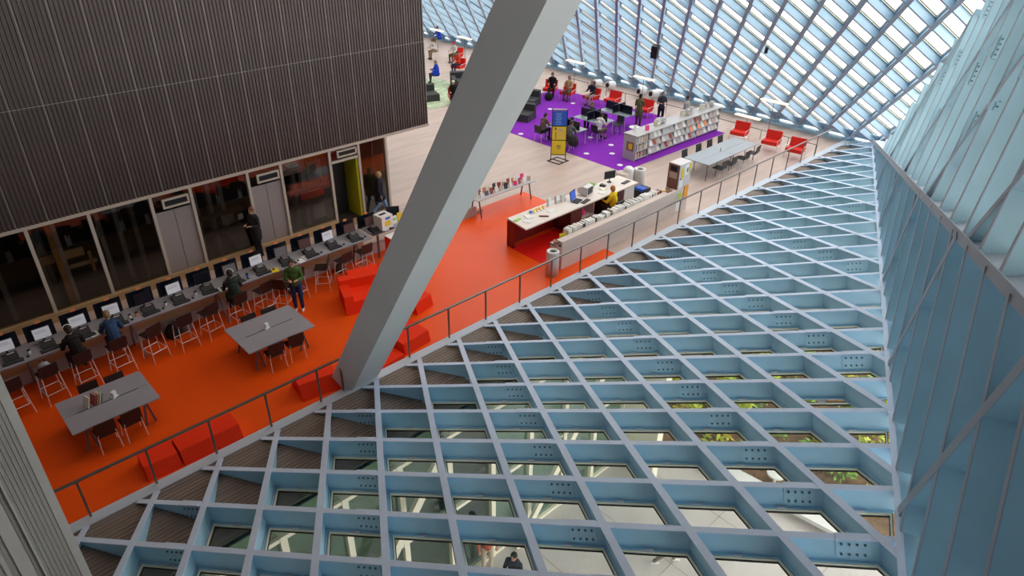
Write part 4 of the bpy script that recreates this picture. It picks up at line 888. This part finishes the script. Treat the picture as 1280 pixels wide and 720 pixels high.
# ================================================================ long grey table with black chairs
t = thing('meeting_table', 'long pale grey table right of the magazine shelf', 'table', (27.4, 15.05, 0))
M['meet'] = mat('pale_blue_grey_top', (.30, .33, .37), .35)
for a, b in ((-2.0, 0), (0, 2.05)): mb = MB(); mb.use(M['meet']).b2(a+.004, b-.004, -.58, .0, .72, .75).b2(a+.004, b-.004, .01, .68, .72, .75); mb.build('table_top', t)
for x in (-1.95, -1.2, -.1, .1, 1.1, 1.95):
    for y in (-.5, .6): mb = MB(); mb.use(M['leg_grey']).tube([(x, y, .72), (x, y, 0)], .02, 6); mb.build('leg', t)
M_blackp = {}
def make_bchair():
    t = thing('shell_chair', '', 'chair'); mb = MB(); mb.use(M['black_seat']).box((0, 0, .45), (.44, .42, .025)).box((0, -.22, .50), (.42, .03, .12), 0, .5); mb.build('seat', t)
    mb = MB(); mb.use(M['black_seat']).box((0, -.25, .68), (.42, .02, .32), 0, .15); mb.build('backrest', t)
    for sx, sy in ((-1, -1), (1, -1), (-1, 1), (1, 1)): mb = MB(); mb.use(M['chrome']).tube([(sx*.17, sy*.16, .44), (sx*.21, sy*.22, 0)], .012, 6); mb.build('leg', t)
    return t
for x, y, r, lab in [(26.2, 14.42, 0, 'near side of the long grey table, first'), (27.0, 14.42, .05, 'near side of the long grey table, second'), (28.05, 14.40, -.05, 'near side of the long grey table, third'), (29.0, 14.45, .1, 'near side of the long grey table, last'),
                     (26.1, 15.9, math.pi, 'far side of the long grey table, left'), (27.2, 15.9, math.pi, 'far side of the long grey table, middle left'), (28.1, 15.9, math.pi, 'far side of the long grey table, middle right'), (29.0, 15.9, math.pi, 'far side of the long grey table, right'),
                     (23.9, 22.9, -1.5, 'under the person in the brown shirt'), (24.0, 21.2, -1.4, 'under the person in the grey jacket'), (26.0, 21.1, -1.6, 'under the man in the white shirt'), (27.65, 21.2, 1.6, 'empty between the study desks'), (27.4, 22.6, 1.5, 'under the brown-haired person in purple')]:
    place(M_blackp, 0, make_bchair, (x, y, 0), r, 'black shell chair with metal legs, '+lab, 'black shell chairs')
tag(MB().use(M['bin_grey']).lathe((0, 0, 0), [(.02, 0), (.025, .15), (.01, .18)], 10).build('bottle', None, False, (27.3, 15.1, .75)), 'tiny clear bottle standing on the long grey table', 'bottle')

# ================================================================ study desks on the purple carpet
def study(x, y, rz, lab, two=True):
    t = thing('study_desk', lab, 'desk', (x, y, 0), rz, 'study desks on the purple carpet')
    mb = MB(); mb.use(M['meet']).b2(-.9, .9, -.55, .55, .72, .745); mb.build('table_top', t)
    for a, b in ((-.85, -.06), (.06, .85)): mb = MB(); mb.use(M['navy']).box(((a+b)/2, .0, .96), (b-a, .03, .42)); mb.build('black_screen', t)
    mb = MB(); mb.use(M['navy']).b2(-.015, .015, -.5, .5, .75, 1.15); mb.build('cross_screen', t)
    for sx in (-.82, .82):
        for sy in (-.48, .48): mb = MB(); mb.use(M['chrome']).tube([(sx, sy, .72), (sx*1.02, sy*1.04, 0)], .018, 6); mb.build('leg', t)
study(24.7, 22.0, PI2+.0, 'study desk with black screens behind the sign stand'); study(26.75, 22.0, PI2, 'middle study desk with black screens by the man in white'); study(28.65, 21.95, PI2, 'study desk with black screens nearest the standing pair')
for k, (x, y) in enumerate([(24.5, 22.3), (26.5, 21.5), (26.6, 22.3), (26.95, 22.5), (24.5, 21.3)]):
    mb = MB(); mb.use(M['paper']).box((-.08, 0, .006), (.15, .2, .01), 0, 0, .06).box((.08, 0, .006), (.15, .2, .01), 0, 0, -.06); tag(mb.build('open_book', None, False, (x, y, .748), -.3), ['open book before the person in the brown shirt', 'open book before the man in white', 'papers behind the man in white', 'papers at the far end of the middle study desk', 'papers before the person in the grey jacket'][k], 'book', 'open books on the study desks')

# ================================================================ armchairs, sofas
def make_red():
    t = thing('armchair', '', 'armchair'); mb = MB(); mb.use(M['red_seat']).box((0, .05, .40), (.72, .62, .17), 0, .05); mb.build('seat', t)
    mb = MB(); mb.use(M['red_seat']).box((0, -.30, .64), (.72, .13, .46), 0, .22); mb.build('backrest', t)
    for sx in (-1, 1):
        mb = MB(); mb.use(M['chrome']).tube([(sx*.38, .32, 0), (sx*.38, .32, .58), (sx*.38, -.34, .56), (sx*.38, -.38, 0)], .014, 6); mb.build('arm_frame', t)
    return t
rp_ = {}
for x, y, r, lab in [(31.3, 16.45, 1.75, 'left of the three by the far window wall'), (31.2, 14.7, 1.75, 'middle of the three by the far window wall'), (31.05, 13.4, 1.75, 'right of the three by the far window wall'),
                     (31.0, 24.25, 1.7, 'empty one on the purple carpet'), (30.95, 22.0, 1.7, 'behind the standing pair'), (30.6, 25.45, 1.5, 'under the bald person'), (30.3, 27.0, 1.9, 'under the person in tan'), (30.1, 28.2, 2.1, 'under the person in black'),
                     (29.6, 36.0, 1.9, 'under the person in red at the far left'), (29.0, 34.0, 1.9, 'second at the far left'), (24.8, 30.5, 2.6, 'with the white-haired person by the column'), (31.5, 38.5, 1.9, 'far left near the windows')]:
    place(rp_, 0, make_red, (x, y, 0), r, 'red armchair on thin metal frame, '+lab, 'red armchairs')
def sofa(x, y, rz, lab):
    t = thing('lounge_seat', lab, 'sofa', (x, y, 0), rz, 'charcoal angular sofas')
    for nm, prof, a, b in (('seat_block', [(-.5, 0), (.4, 0), (.35, .42), (-.45, .38)], -.5, .75), ('back_block', [(.35, 0), (.62, 0), (.55, .80), (.35, .75)], -.75, .75), ('arm_block', [(-.5, 0), (.4, 0), (.4, .62), (-.42, .52)], -.78, -.5)):
        mb = MB(); mb.use(M['sofa_dark']).extr(prof, 'x', a, b); mb.build(nm, t)
sofa(27.7, 27.9, -1.2, 'charcoal sofa at the left edge of the purple carpet, rear'); sofa(25.6, 26.2, -1.2, 'charcoal sofa at the left edge of the purple carpet, front'); sofa(24.0, 32.3, -.3, 'charcoal sofa beside the ribbed block on the green carpet'); sofa(27.7, 33.2, -.5, 'charcoal sofa behind the column on the green carpet')

# floor lamps with wide flat trays
def flamp(x, y, h, rz, lab):
    t = thing('floor_lamp', lab, 'lamp', (x, y, 0), rz, 'tray-shaped floor lamps'); mb = MB(); mb.use(M['chrome']).lathe((0, 0, 0), [(.18, 0), (.18, .02), (.02, .03)], 16); mb.build('base', t)
    mb = MB(); mb.use(M['rail']).tube([(0, 0, .02), (0, 0, h)], .016, 6); mb.build('pole', t); mb = MB(); mb.use(M['lamp_glow']).extr([(-.10, h), (.10, h), (.14, h+.06), (-.14, h+.06)], 'x', -.66, .66); mb.build('tray', t)
flamp(32.0, 28.05, 1.66, math.pi/2, 'floor lamp with a glowing tray behind the person in tan'); flamp(31.9, 22.93, 1.68, math.pi/2, 'floor lamp with a glowing tray behind the standing pair'); flamp(31.9, 16.5, 1.02, math.pi/2, 'floor lamp with a glowing tray behind the left red armchair'); flamp(31.8, 15.25, 2.05, math.pi/2, 'tall floor lamp with a glowing tray behind the middle red armchair')
flamp(32.0, 41.2, 1.58, math.pi/2, 'floor lamp at the far left by the ribbed block'); flamp(31.6, 37.7, 1.62, math.pi/2, 'floor lamp at the far left by the column')
# round spotlights on the floor by the far wall
for k, (x, y) in enumerate([(33.4, 27.4), (33.7, 26.6), (34.0, 24.5), (34.1, 23.7)]):
    t = thing('floor_spotlight', ['first of the two drum spotlights behind the bald person', 'second of the two drum spotlights behind the bald person', 'first of the two drum spotlights behind the standing pair', 'second of the two drum spotlights behind the standing pair'][k]+', white', 'spotlight', (x, y, 0), 0, 'white drum spotlights on the floor')
    mb = MB(); mb.use(M['white']).tube([(.25, 0, .28), (-.25, .05, .34)], .25, 16, .22); mb.build('drum', t); mb = MB(); mb.use(M['dark']).tube([(-.25, .05, .34), (-.262, .051, .342)], .14, 14); mb.build('lens', t); mb = MB(); mb.use(M['white']).b2(-.12, .12, -.12, .12, 0, .1); mb.build('foot', t)
# low rail along the far side
t = thing('low_rail', 'thin low brown rail along the far side of the seating', 'railing')
for k in range(12): y = 12.9+k*1.45; mb = MB(); mb.use(M['rail']).tube([(31.15+.04*k+1.0, y, 0), (31.15+.04*k+1.0, y, .48)], .018, 6); mb.build('post', t)
mb = MB(); mb.use(M['rail']).tube([(32.15, 12.9, .48), (32.6, 28.9, .48)], .02, 6); mb.build('rail_bar', t)
# loudspeakers hung on the far lattice
for k, (x, y, z, s_, lab) in enumerate([(29.9, 21.0, 3.72, 1, 'black loudspeaker hanging on the window lattice above the armchairs'), (29.0, 29.6, 4.45, 1, 'black loudspeaker on the window lattice at the far left by the column'), (28.2, 14.3, 5.1, .4, 'tiny black camera on the window lattice above the magazine shelf')]):
    t = thing('loudspeaker', lab, 'speaker', (x, y, z)); mb = MB(); mb.use(M['dark']).box((0, 0, 0), (.32*s_, .32*s_, .62*s_), .3, .1, -.2); mb.build('cabinet', t); mb = MB(); mb.use(M['leg_grey']).tube([(0, 0, .2*s_), (.38*s_, 0, .42*s_)], .03*s_, 6); mb.build('bracket', t)
bag(29.35, 27.6, 0.01, cloth('bag_black', (.02, .02, .02)), 'black bag on the purple carpet by the person in black', 1.2)
bag(23.85, 20.75, .35, cloth('coat_dark', (.03, .025, .025)), 'dark coat over the chair of the person in the grey jacket', 1.3, 'coat')
t = thing('side_table', 'small white side table right of the study desks', 'table', (27.9, 20.3, 0)); mb = MB(); mb.use(M['white']).lathe((0, 0, .45), [(.28, 0), (.28, .025)], 18); mb.build('top', t); mb = MB(); mb.use(M['chrome']).lathe((0, 0, 0), [(.16, 0), (.16, .015), (.02, .025), (.02, .45)], 12); mb.build('stem', t)

# ================================================================ outside: planting, kerb, lamp disc
random.seed(21)
def shrub(x, y, z, r, h, m_, lab, n=150):
    t = thing('shrub', lab, 'shrub', (x, y, z), 0, 'shrubs in the planting bed')
    mb = MB(); mb.use(m_)
    for k in range(n):
        a = random.uniform(0, 6.283); e = random.uniform(.1, 1.5); rr = r*random.uniform(.5, 1); p = Vector((math.cos(a)*math.cos(e)*rr, math.sin(a)*math.cos(e)*rr, .1+h*math.sin(e)*random.uniform(.6, 1)))
        s_ = random.uniform(.08, .17); u = Vector((random.uniform(-1, 1), random.uniform(-1, 1), random.uniform(-.4, .8))).normalized(); v_ = u.cross(Vector((random.uniform(-1, 1), random.uniform(-1, 1), 1))).normalized()
        mb.add([p-u*s_, p+v_*s_*.4, p+u*s_, p-v_*s_*.4], [(0, 1, 2, 3)])
    o = mb.build('leaves', t); o['kind'] = 'stuff'
    mb = MB(); mb.use(M['wood'])
    for k in range(4): mb.tube([(0, 0, 0), (.4*r*math.cos(k*1.6), .4*r*math.sin(k*1.6), h*.7)], .015, 4)
    mb.build('stem', t)
k = 0
for gx in range(14):
    for gy in range(9):
        x = 17.15+gx*1.2+random.uniform(-.15, .15); y = .6+gy*1.2+random.uniform(-.15, .15)
        if x < 17.75-(y-3)*.22 or y > 10.4: continue
        if abs(x-17.1) < .6 and abs(y-5.7) < .7: continue
        yl = random.random() < .55
        shrub(x, y, -4.9, random.uniform(.5, .62), random.uniform(.5, 1.0), M['leaf'] if yl else M['leaf2'], ('yellow-green' if yl else 'dark green')+' shrub in the planting bed below the sloping glass')
t = thing('bench_slab', 'long white stone bench slab between pavement and planting', 'bench'); mb = MB(); mb.use(M['white']).bar((15.85, 7.6, -4.75), (16.35, 2.6, -4.75), .50, .14, (0, 0, 1)); mb.build('top', t)
for f in (.1, .5, .9): c = Vector((15.85, 7.6, -4.9)).lerp(Vector((16.35, 2.6, -4.9)), f); mb = MB(); mb.use(M['plinth']).box((c.x, c.y, -4.91), (.4, .3, .18), -1.47); mb.build('support', t)
t = tag(MB().use(M['white']).lathe((0, 0, 0), [(.05, -.4), (.05, 0), (.28, 0), (.28, .06), (.05, .08)], 20).build('round_table_top', None, False, (16.75, 5.55, -4.55)), 'round white disc-shaped lamp in the planting', 'lamp')
t.name = 'garden_lamp'
# ================================================================ people
def capsule(bm, a, b, ra, rb, n=10):
    a = Vector(a); b = Vector(b); d = b-a
    if d.length < 1e-5: d = Vector((0, 0, 1e-4))
    z = d.normalized(); x = z.orthogonal().normalized(); y = z.cross(x); rings = []
    for k in range(1, 4): t = k/4*math.pi/2; rings.append((a-z*ra*math.cos(t), ra*math.sin(t)))
    rings.append((a, ra)); rings.append((b, rb))
    for k in range(3, 0, -1): t = k/4*math.pi/2; rings.append((b+z*rb*math.cos(t), rb*math.sin(t)))
    vs = [[bm.verts.new(c+x*math.cos(2*math.pi*i/n)*r+y*math.sin(2*math.pi*i/n)*r) for i in range(n)] for c, r in rings]
    t0 = bm.verts.new(a-z*ra); t1 = bm.verts.new(b+z*rb)
    for k in range(len(vs)-1):
        for i in range(n): bm.faces.new((vs[k][i], vs[k][(i+1) % n], vs[k+1][(i+1) % n], vs[k+1][i]))
    for i in range(n): bm.faces.new((t0, vs[0][(i+1) % n], vs[0][i])); bm.faces.new((t1, vs[-1][i], vs[-1][(i+1) % n]))
def ellip(bm, c, r, R=None):
    m_ = Matrix.Translation(Vector(c)) @ (R.to_4x4() if R else Matrix()) @ Matrix.Diagonal((r[0], r[1], r[2], 1))
    bmesh.ops.create_uvsphere(bm, u_segments=12, v_segments=8, radius=1, matrix=m_)
def solid(name, bm, m_, parent, vox):
    me = bpy.data.meshes.new(name); bm.to_mesh(me); bm.free(); me.materials.append(m_); o = link(name, me, parent)
    md = o.modifiers.new('join', 'REMESH'); md.mode = 'VOXEL'; md.voxel_size = vox; md.use_smooth_shade = True; return o
def person(loc, rz, label, top=(.1, .1, .12), bottom=(.05, .06, .10), hair=(.05, .03, .02), skin='skin', pose='stand', lean=0, seat=.45, hat=None, phones=False, long_hair=False, coat=False, arms=None, legs=None, shoe=(.03, .03, .03), group=None, sleeves=True, s=1.0, headturn=0, fine=False, short=False):
    t = thing('person', label, 'person', loc, rz, group)
    t.scale = (s, s, s)
    # y forward, x right
    if pose == 'stand': hip = Vector((0, 0, .93)); knees = [Vector((-.10, .03, .50)), Vector((.10, .0, .50))]; feet = [Vector((-.10, .0, .08)), Vector((.10, -.02, .08))]
    elif pose == 'walk': hip = Vector((0, 0, .92)); knees = [Vector((-.09, .16, .50)), Vector((.09, -.04, .49))]; feet = [Vector((-.09, .26, .08)), Vector((.09, -.34, .13))]
    elif pose == 'perch': hip = Vector((0, 0, seat+.09)); knees = [Vector((-.15, .40, seat+.03)), Vector((.15, .40, seat+.03))]; feet = [Vector((-.15, .42, seat-.36)), Vector((.13, .38, seat-.38))]
    else: hip = Vector((0, 0, seat+.09)); knees = [Vector((-.13, .44, seat+.08)), Vector((.13, .44, seat+.08))]; feet = [Vector((-.13, .50, .08)), Vector((.14, .42, .08))]
    if legs: knees, feet = [Vector(k) for k in legs[0]], [Vector(k) for k in legs[1]]
    up = Vector((0, math.sin(lean), math.cos(lean)))
    chest = hip+up*.34; neck = hip+up*.53; hl = lean*1.0+.12; head = neck+Vector((0, math.sin(hl), math.cos(hl)))*.17
    sh = [neck+Vector((sx*.17, 0, -.05)) for sx in (-1, 1)]
    if arms == 'desk' or (arms is None and pose in ('sit', 'perch')): el = [sh[0]+Vector((-.07, .10, -.25)), sh[1]+Vector((.07, .10, -.25))]; ha = [el[0]+Vector((.05, .24, .02)), el[1]+Vector((-.05, .24, .02))]
    elif arms == 'hold': el = [sh[0]+Vector((-.07, .04, -.27)), sh[1]+Vector((.07, .04, -.27))]; ha = [el[0]+Vector((.12, .20, .05)), el[1]+Vector((-.12, .20, .05))]
    else: el = [sh[0]+Vector((-.07, -.02, -.28)), sh[1]+Vector((.07, -.03, -.28))]; ha = [el[0]+Vector((.0, .10, -.23)), el[1]+Vector((.0, .08, -.23))]
    hd = Matrix.Rotation(headturn, 3, 'Z') @ Matrix.Rotation(-hl*.8, 3, 'X')
    fw = hd @ Vector((0, 1, 0)); hu = hd @ Vector((0, 0, 1)); hr = hd @ Vector((1, 0, 0))
    bm = bmesh.new()
    capsule(bm, hip, hip+Vector((0, 0, .02)), .13, .13); capsule(bm, hip, chest, .125, .145); capsule(bm, sh[0]*.6+sh[1]*.4, sh[0]*.4+sh[1]*.6, .11, .11); capsule(bm, sh[0], sh[1], .062, .062)
    capsule(bm, neck-up*.06, head-hu*.05, .055, .05)
    ellip(bm, head+hu*.03, (.075, .092, .108), hd); ellip(bm, head-hu*.045+fw*.02, (.052, .062, .055), hd)
    capsule(bm, head+fw*.085+hu*.015, head+fw*.108-hu*.012, .011, .014)       # nose
    for sx in (-1, 1): ellip(bm, head+hr*(sx*.078), (.012, .02, .03), hd)   # ears
    for k in range(2):
        capsule(bm, hip+Vector(((-1, 1)[k]*.09, 0, -.02)), knees[k], .085, .055); capsule(bm, knees[k], feet[k], .056, .036)
        capsule(bm, sh[k], el[k], .048, .038); capsule(bm, el[k], ha[k], .038, .026)
        d = (ha[k]-el[k]).normalized(); sd = d.cross(Vector((0, 0, 1)))
        if sd.length < .1: sd = Vector((0, 1, 0))
        sd.normalize(); dn = sd.cross(d)
        if dn.z > 0: dn = -dn
        palm = ha[k]+d*.045; capsule(bm, palm-sd*.022, palm+sd*.022, .019, .019); capsule(bm, palm+d*.03-sd*.02, palm+d*.03+sd*.024, .017, .017)
        for q in range(4):
            b0 = palm+d*.04+sd*(-.030+.020*q); L = (.034, .042, .040, .030)[q]; capsule(bm, b0, b0+d*L+dn*.008, .0095, .009, 6); capsule(bm, b0+d*L+dn*.008, b0+d*L*1.5+dn*.030, .009, .008, 6)
        th = palm+sd*(.030 if k == 0 else -.030); capsule(bm, th, th+d*.035+sd*(.02 if k == 0 else -.02)+dn*.012, .011, .009, 6)
    solid('body', bm, M[skin], t, .0105)
    # eyes and mouth on the face
    mb = MB(); mb.use(M['dark'])
    for sx in (-1, 1): c = head+hr*(sx*.031)+fw*.086+hu*.028; mb.tube([c-fw*.01, c+fw*.006], .009, 8)
    mb.build('eyes', t)
    mb = MB(); mb.use(M['red_seat'] if False else M['pinkedge']).bar(head+fw*.080-hu*.050-hr*.022, head+fw*.080-hu*.050+hr*.022, .012, .010, fw); mb.build('mouth', t)
    # top
    bm = bmesh.new(); g = .022
    low = hip-up*(.02 if not coat else .0)
    capsule(bm, hip+up*.02, chest, .14+g*.3, .148+g*.4); capsule(bm, sh[0]*.62+sh[1]*.38, sh[0]*.38+sh[1]*.62, .115+g*.5, .115+g*.5); capsule(bm, sh[0]+Vector((.02, 0, 0)), sh[1]-Vector((.02, 0, 0)), .068, .068)
    for k in range(2):
        capsule(bm, sh[k], el[k] if sleeves else sh[k].lerp(el[k], .6), .058+g*.4, .052)
        if sleeves: capsule(bm, el[k], el[k].lerp(ha[k], .85), .052, .040)
    if coat:
        for k in range(2): capsule(bm, hip+Vector(((-1, 1)[k]*.06, 0, 0)), (hip+Vector(((-1, 1)[k]*.08, 0, 0))).lerp(knees[k], .55), .15, .125)
    solid('coat' if coat else 'top', bm, cloth(label+'_top', top), t, .016)
    # trousers
    bm = bmesh.new(); capsule(bm, hip+Vector((-.05, 0, -.02)), hip+Vector((.05, 0, -.02)), .128, .128)
    for k in range(2): capsule(bm, hip+Vector(((-1, 1)[k]*.09, 0, -.02)), knees[k], .098, .070); capsule(bm, knees[k], feet[k].lerp(knees[k], .55 if short else .10), .068, .056)
    solid('trousers', bm, cloth(label+'_low', bottom), t, .018)
    for k in range(2):
        bm = bmesh.new(); f = feet[k]; capsule(bm, f+Vector((0, -.04, -.038)), f+Vector((0, .13, -.045)), .042, .036); capsule(bm, f+Vector((0, -.02, .0)), f+Vector((0, -.02, -.02)), .045, .045); solid('shoe', bm, cloth('shoe_%d' % int(shoe[0]*100), shoe), t, .014)
    # hair
    if hair:
        bm = bmesh.new(); ellip(bm, head+hu*.055-fw*.014, (.088, .098, .088), hd); ellip(bm, head-fw*.045-hu*.005, (.082, .06, .085), hd)
        if long_hair: capsule(bm, head-fw*.06, head-fw*.07-Vector((0, 0, .20)), .075, .055)
        solid('hair', bm, mat('hair_%d' % int(hair[0]*1000), hair, .7), t, .012)
    if hat: bm = bmesh.new(); ellip(bm, head+hu*.07-fw*.005, (.10, .11, .085), hd); ellip(bm, head+hu*.05+fw*.09, (.07, .06, .012), hd); solid('cap', bm, cloth('cap', hat), t, .012)
    if phones:
        mb = MB(); mb.use(M['white']).tube([head+hu*(.035+.105*math.cos(a))+hr*(.105*math.sin(a)) for a in [math.pi*(k/10-.5)*1.05 for k in range(11)]], .014, 6); mb.build('headphones', t)
    return t
PI = math.pi
bk = (.018, .015, .014)
person((2.0, 17.50, 0), 0.1, 'person in a black coat with white headphones at the left of the computer counter', bk, (.03, .05, .09), (.02, .015, .01), pose='perch', seat=.76, lean=.30, phones=True, coat=True)
person((2.85, 17.55, 0), -.15, 'person in a dark blue jacket and light brown hair leaning on the computer counter', (.03, .06, .13), (.05, .05, .09), (.24, .15, .07), pose='perch', seat=.76, lean=.48, shoe=(.7, .7, .7))
person((6.05, 17.55, 0), -.2, 'person in a dark green coat with white headphones seated at the counter', (.022, .035, .028), (.03, .03, .03), (.02, .015, .01), pose='perch', seat=.76, lean=.22, phones=True, coat=True)
person((7.62, 17.0, 0), 2.55, 'woman in a green top and jeans standing by the counter stools', (.06, .13, .035), (.02, .04, .11), (.04, .025, .02), pose='stand', lean=.10, arms='hold', shoe=(.7, .66, .5))
person((8.35, 21.0, 0), 1.9, 'dark figure with brown hair standing at the glazed rooms', (.03, .025, .03), (.02, .02, .025), (.16, .06, .03), pose='stand', arms='hold', coat=True, s=1.02)
person((13.25, 20.95, 0), -2.2, 'blond woman in a dark coat and jeans walking past the doorway', (.02, .016, .03), (.18, .28, .48), (.45, .25, .10), pose='walk', coat=True, s=1.0)
person((19.35, 14.66, 0), .15, 'red-haired staff member in a yellow sweater seated at the information desk', (.80, .55, .02), (.04, .03, .03), (.48, .16, .03), pose='sit', seat=.50, lean=.12, s=1.0)
person((23.95, 22.9, 0), -1.5, 'person in a brown shirt reading at the left study desk', (.14, .09, .07), (.03, .03, .03), (.05, .03, .02), pose='sit', lean=.35)
person((24.05, 21.2, 0), -1.35, 'person in a grey jacket at the study desk behind the sign', (.12, .12, .125), (.03, .03, .03), (.05, .04, .03), pose='sit', lean=.25)
person((26.05, 21.1, 0), -1.5, 'dark-haired man in a white shirt and olive shorts at the study desk', (.75, .74, .70), (.16, .13, .08), (.03, .02, .015), pose='sit', lean=.25, sleeves=False, short=True)
person((27.4, 22.6, 0), 1.5, 'brown-haired person in purple behind the study desks', (.06, .05, .12), (.03, .03, .04), (.20, .09, .04), pose='sit', lean=.15)
person((30.15, 28.1, 0), 2.2, 'person in black with long dark hair seated in a red armchair', bk, bk, (.02, .015, .01), pose='sit', lean=.05, long_hair=True)
person((30.35, 26.95, 0), 1.9, 'person in a tan shirt and olive trousers seated in a red armchair', (.50, .34, .18), (.14, .11, .08), (.20, .09, .05), pose='sit', lean=.05)
person((30.6, 25.4, 0), 1.7, 'bald person in a dark jacket and khaki trousers seated in a red armchair', (.03, .03, .035), (.45, .38, .28), (.30, .20, .15), pose='sit', lean=.12)
person((29.1, 21.0, 0), -1.3, 'person with black hair in an olive dress standing by the magazine shelf', (.14, .14, .06), (.10, .10, .05), (.015, .012, .01), 'skin_dark', pose='stand', arms='hold', coat=True, sleeves=False)
person((30.45, 20.6, 0), 2.3, 'man in a dark grey shirt looking down beside the magazine shelf', (.06, .065, .08), (.02, .02, .025), (.22, .11, .05), pose='stand', arms='hold', lean=.1, sleeves=False)
person((30.6, 19.2, 0), -2.9, 'dark-haired person in a grey top behind the magazine shelf', (.40, .38, .40), (.05, .05, .06), (.03, .02, .015), pose='stand', arms='hold')
person((34.0, 43.5, 0), 1.5, 'person in bright blue at the far left by the windows', (.02, .06, .50), (.25, .18, .1), (.15, .08, .05), pose='sit', seat=.45, lean=.2, coat=True)
person((27.0, 34.9, 0), 1.2, 'grey-haired person in a blue jacket seen from behind at the far left', (.02, .07, .55), (.05, .05, .06), (.25, .23, .22), pose='sit', lean=.1, coat=True)
person((31.0, 40.2, 0), 1.6, 'person in a white shirt at the far left edge beside the block', (.75, .72, .68), (.3, .22, .12), (.10, .06, .04), pose='sit', lean=.3)
person((31.3, 38.4, 0), 1.8, 'person in a red cap and white shirt seated at the far left', (.72, .70, .68), (.12, .10, .06), None, pose='sit', lean=.1, hat=(.6, .03, .03))
person((29.6, 36.0, 0), 1.7, 'person in a red sweater seated at the far left', (.65, .06, .03), (.03, .04, .08), (.12, .05, .03), pose='sit', lean=.1, long_hair=True)
person((29.1, 34.0, 0), 1.7, 'dark-haired person in white seated at the far left behind the column', (.70, .66, .64), (.25, .04, .04), (.03, .02, .02), pose='sit', lean=.1)
person((24.75, 30.6, 0), 2.5, 'white-haired person in black reading in a red armchair by the column', bk, bk, (.75, .68, .55), pose='sit', lean=.15, s=1.0)
# street level
person((8.12, 8.22, -5), 1.9, 'dark-haired person in a dark jacket on the pavement below the glass', (.04, .045, .06), (.05, .05, .06), (.02, .015, .01), pose='stand', arms='hold')
person((11.9, 6.15, -5), -2.4, 'passer-by in grey trousers and white shoes on the pavement below the glass', (.10, .10, .11), (.26, .24, .19), (.1, .07, .05), pose='walk', shoe=(.8, .8, .8))
person((8.2, 9.33, -5), 2.8, 'person in a red top and beige trousers by the storefront below', (.60, .14, .08), (.70, .58, .42), (.05, .03, .02), pose='stand', shoe=(.8, .7, .6))
